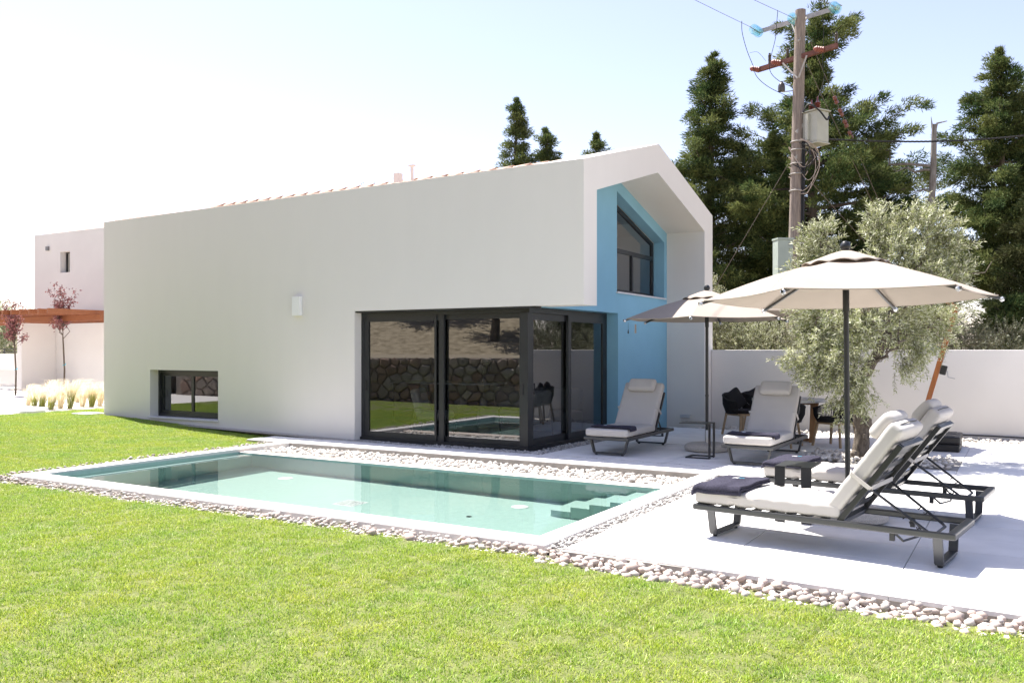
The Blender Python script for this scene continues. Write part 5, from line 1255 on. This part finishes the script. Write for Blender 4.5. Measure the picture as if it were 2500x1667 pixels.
# crossarms
A0, A1 = u_(1853, 78, 23.3), u_(2051, 17, 21.6)
ar = MB().tube([A0, A1], .01, flat=(.12, .012)).tube([A0 + Vector((.02, .06, .055)), A1 + Vector((.02, .06, .055))], .01, flat=(.012, .10)).build('steel_crossarm', 'galv', up_)
MB().tube([A0.lerp(A1, .38) + Vector((.1, -.12, -.06)), uz(9.42) + Vector((0, -.15, 0))], .01, flat=(.035, .01)).build('brace', 'galv', up_)
MB().tube([A0.lerp(A1, .64) + Vector((-.05, -.12, -.06)), uz(9.42) + Vector((.03, -.16, 0))], .01, flat=(.035, .01)).build('brace', 'galv', up_)
B0, B1 = u_(1848, 172, 22.95), u_(2044, 112, 21.15)
MB().tube([B0, B1], .01, flat=(.115, .10)).build('timber_crossarm', 'arm_red', up_)
MB().tube([B0.lerp(B1, .34) + Vector((.02, -.1, -.05)), uz(8.48) + Vector((0, -.16, 0))], .01, flat=(.04, .01)).build('brace', 'galv', up_)
MB().tube([B0.lerp(B1, .66) + Vector((-.02, -.1, -.05)), uz(8.48) + Vector((.03, -.17, 0))], .01, flat=(.04, .01)).build('brace', 'galv', up_)
glass_mat('insulator_glass', (.78, .95, .945), 1.5, .12)
def align(p, d): return Matrix.Translation(p) @ Vector(d).to_track_quat('Z', 'Y').to_matrix().to_4x4()
ends3 = []
for (x, y, D, wx, wy) in ((1856, 82, 23.25, 1700, -18), (1945, 52, 22.4, 1840, -20), (2044, 24, 21.65, 1960, -40)):
    p = u_(x, y, D); d = (u_(wx, wy, D - 3.2) - p).normalized(); s_ = MB()
    hw = MB().tube([p, p + d * .72], .012, 6)
    hwo = hw.build('insulator_rod', 'galv', up_)
    for k in range(4):
        MB().lathe([(.035, -.03), (.05, .02), (.12, .035), (.128, .05), (.118, .052), (.06, .04), (.03, .06)], 20, align(p + d * (.14 + k * .13), -d)).build('glass_disc', 'insulator_glass', hwo)
    ends3.append((p + d * .72, d))
for k, (p, d) in enumerate(ends3):
    far = p + d * 26; cpts = [p.lerp(far, t) + Vector((0, 0, -.5 * math.sin(math.pi * t))) for t in np.linspace(0, 1, 14)]
    o = MB().tube(cpts, .006, 6).build('overhead_wire', 'wire', None); o.location = UO
    tag(o, ['overhead wire leaving the leftmost glass insulator towards the upper left', 'overhead wire leaving the middle glass insulator towards the upper left', 'overhead wire leaving the top right glass insulator'][k], 'cable', 'overhead wires of the utility pole')
# arresters and red insulators on the timber arm
for t in (.17, .40, .99):
    p = B0.lerp(B1, t) + Vector((0, 0, .06)); prf = [(.02, 0)]
    for k in range(7): prf += [(.045, .02 + k * .035), (.028, .035 + k * .035)]
    MB().lathe(prf + [(.03, .28), (0, .285)], 14, Matrix.Translation(p)).build('arrester', 'ceramic_grey', up_)
for t in (-.01, .27, .80):
    p = B0.lerp(B1, t) + Vector((.0, -.14, .0)); d = Vector((-.8, -.5, .12)).normalized(); prf = [(.03, -.16)]
    for k in range(4): prf += [(.075, -.12 + k * .055), (.055, -.095 + k * .055)]
    MB().lathe(prf + [(.03, .10)], 16, align(p + d * .03, d)).build('insulator', 'insulator_red', up_)
# dark bell insulator on a bracket
p = u_(1908, 212, 22.1); MB().lathe([(.085, -.12), (.09, -.06), (.085, .03), (.05, .09), (.04, .10), (.035, .13), (0, .135)], 18, Matrix.Translation(p)).build('insulator', 'ceramic_grey', up_)
MB().tube([p + Vector((0, 0, -.1)), p + Vector((.02, 0, -.14)), u_(1936, 222, 22.1)], .014, 6).build('bracket', 'galv', up_)
def droop(pts_, r, m, n=5, name='jumper_wire'):
    # Catmull-Rom through the points
    P = [Vector(p) for p in pts_]; out = []
    for i in range(len(P) - 1):
        a = P[max(0, i - 1)]; b = P[i]; c = P[i + 1]; d = P[min(len(P) - 1, i + 2)]
        for t in np.linspace(0, 1, 8, endpoint=False): out.append(.5 * ((2 * b) + (c - a) * t + (2 * a - 5 * b + 4 * c - d) * t * t + (3 * b - a - 3 * c + d) * t ** 3))
    out.append(P[-1]); return MB().tube(out, r, n).build(name, m, up_)
D_ = 22.3
for L_ in ([(1811, 52), (1812, 80), (1823, 122), (1838, 160), (1848, 188), (1880, 215), (1936, 241)], [(1899, 26), (1896, 60), (1893, 95), (1880, 150), (1882, 178), (1905, 200), (1936, 213)], [(2001, 5), (2010, 60), (2010, 110), (2008, 160), (2012, 190), (2000, 232), (1992, 246)], [(1830, 130), (1850, 128), (1870, 150)], [(1895, 113), (1906, 118), (1914, 135)], [(2018, 66), (2028, 70), (2040, 95)], [(1936, 212), (1955, 222), (1974, 250)]):
    droop([u_(x, y, D_ - .1) for x, y in L_], .008 if len(L_) > 4 else .004, 'cable')
# transformer tank
tm = empty('transformer', (0, 0, 0)); tm.parent = up_; c0 = u_(1988, 315, 21.85); Rz = Matrix.Rotation(R(62), 4, 'Z')
T4 = Matrix.Translation(c0) @ Rz
bpy.data.objects.remove(tm)
tt = MB().box(-.22, .22, -.27, .27, -.38, .40, T4, bev=.03).box(-.26, .26, -.31, .31, .40, .43, T4, bev=.008).box(-.24, .24, -.29, .29, -.42, -.385, T4, bev=.008)
tt.box(-.3, -.222, -.04, .04, -.32, .34, T4).box(.222, .30, -.04, .04, -.32, .34, T4)
to = tt.build('transformer', 'transformer', up_)
for dx, dy in ((-.06, -.15), (.05, .12)):
    prf = [(.05, 0)]
    for k in range(4): prf += [(.085, .03 + k * .05), (.045, .055 + k * .05)]
    MB().lathe(prf + [(.02, .26), (.02, .34), (0, .345)], 16, T4 @ Matrix.Translation((dx, dy, .43))).build('bushing', 'ceramic_brown', to)
droop([u_(1961, 275, 21.6), u_(1975, 255, 21.5), u_(2000, 270, 21.4), u_(2018, 292, 21.4), u_(2024, 285, 21.5)], .022, 'cable', 8, 'cable_loop')
MB().tube([uz(7.1) + Vector((0, -.16, 0)), c0 + Vector((-.1, 0, .32))], .01, flat=(.07, .02)).tube([uz(6.45) + Vector((0, -.16, 0)), c0 + Vector((-.1, 0, -.3))], .01, flat=(.07, .02)).build('bracket', 'galv', up_)
# cabinet low on the pole
C4 = Matrix.Translation(u_(1912, 640, 22.0)) @ Matrix.Rotation(R(38), 4, 'Z')
cb = MB().box(-.21, .21, -.16, .16, -.62, .55, C4, bev=.008).box(-.225, .225, -.175, .175, .551, .60, C4, bev=.006).build('cabinet', 'cabinet', up_)
vt = MB()
for k in range(3): vt.box(.06, .16, -.163, -.1602, .40 + k * .03, .412 + k * .03, C4)
vt.build('vent', 'mid_grey', cb)
# straps, conduits, loose cables
for y in (352, 372, 405, 430, 470, 590):
    z = 1.6 + (854 - y) / 2106 * 22.2; MB().tube([uz(z) + Vector((.165 * math.cos(a), .165 * math.sin(a), 0)) for a in np.linspace(0, 6.283, 17)[:-1]], .018, 6, closed=True).build('strap', 'galv', up_)
for dx in (.17, .215): MB().tube([uz(1.2) + Vector((dx, -.06, 0)), uz(4) + Vector((dx, -.06, 0)), uz(6.9) + Vector((dx - .02, -.08, 0))], .022, 8).build('conduit', 'cable', up_)
MB().tube([uz(4.3) + Vector((.1, -.1, 0)), uz(4.3) + Vector((.36, -.1, 0))], .01, flat=(.05, .05)).build('bracket', 'galv', up_)
rg = np.random.default_rng(77)
for k in range(8):
    ys_ = 338 + rg.uniform(0, 30); x0 = 1950 + rg.uniform(-15, 25); lo = rg.uniform(400, 490); xe = rg.uniform(1925, 1960); xm = rg.uniform(1975, 2002)
    droop([u_(x0, ys_, 21.7), u_((x0 + xm) / 2 + 6, ys_ + 12, 21.6), u_(xm, (ys_ + lo) / 2, 21.6 + rg.normal(0, .1)), u_((xm + xe) / 2, lo, 21.7), u_(xe, lo - rg.uniform(-20, 60), 21.95)],   .008 if k % 3 else .012, 'pale_wire' if k % 3 else 'cable', 5, 'loose_cable')
for k in range(4):
    y = 360 + 24 * k; droop([u_(1925, y, 22.0), u_(1945, y + 9, 21.95), u_(1965, y - 4, 21.85), u_(1972, y - 14, 21.8)], .014, 'pale_wire', 5, 'loose_cable')
droop([u_(1915, 757, 21.9), u_(1925, 764, 21.8), u_(1940, 762, 21.8), u_(1950, 752, 21.9)], .014, 'cable', 5, 'loose_cable')
# twisted service cable to the right and guy wires
sc_ = empty('service_cable', UO, label='black twisted cable running from the pole to the right edge', cat='cable')
a_, b_2 = u_(1965, 338, 21.8), u_(2620, 318, 25)
for ph in (0, 2.1, 4.2):
    MB().tube([a_.lerp(b_2, t) + Vector((0, .016 * math.cos(t * 130 + ph), .016 * math.sin(t * 130 + ph) - .55 * math.sin(math.pi * t) * .35)) for t in np.linspace(0, 1, 160)], .0115, 5).build('strand', 'cable', sc_)
for k, (p0, p1, lab) in enumerate(((u_(1925, 400, 22), u_(1735, 720, 23.5), 'thin stay wire running down left from the pole'), (u_(1962, 62, 22.3), u_(2175, 560, 23), 'long stay wire with brown insulators running down right from the pole'), (u_(1962, 140, 22.2), u_(2168, 575, 23.2), 'second stay wire close beside the one with brown insulators'), (u_(1980, 445, 22), u_(2120, 600, 22.5), 'short dark wire running down right behind the olive tree'))):
    g_ = empty('stay_wire', UO, label=lab, cat='cable', group='stay wires of the utility pole'); MB().tube([p0, p1], .0075, 5).build('wire', 'wire', g_)
    if k == 1:
        dd = (p1 - p0).normalized()
        for t in (.36, .42, .475, .53): MB().lathe([(.02, -.11), (.05, -.10), (.055, -.02), (.03, 0), (.055, .02), (.05, .10), (.02, .11)], 12, align(p0.lerp(p1, t), dd)).build('insulator', 'ceramic_brown', g_)
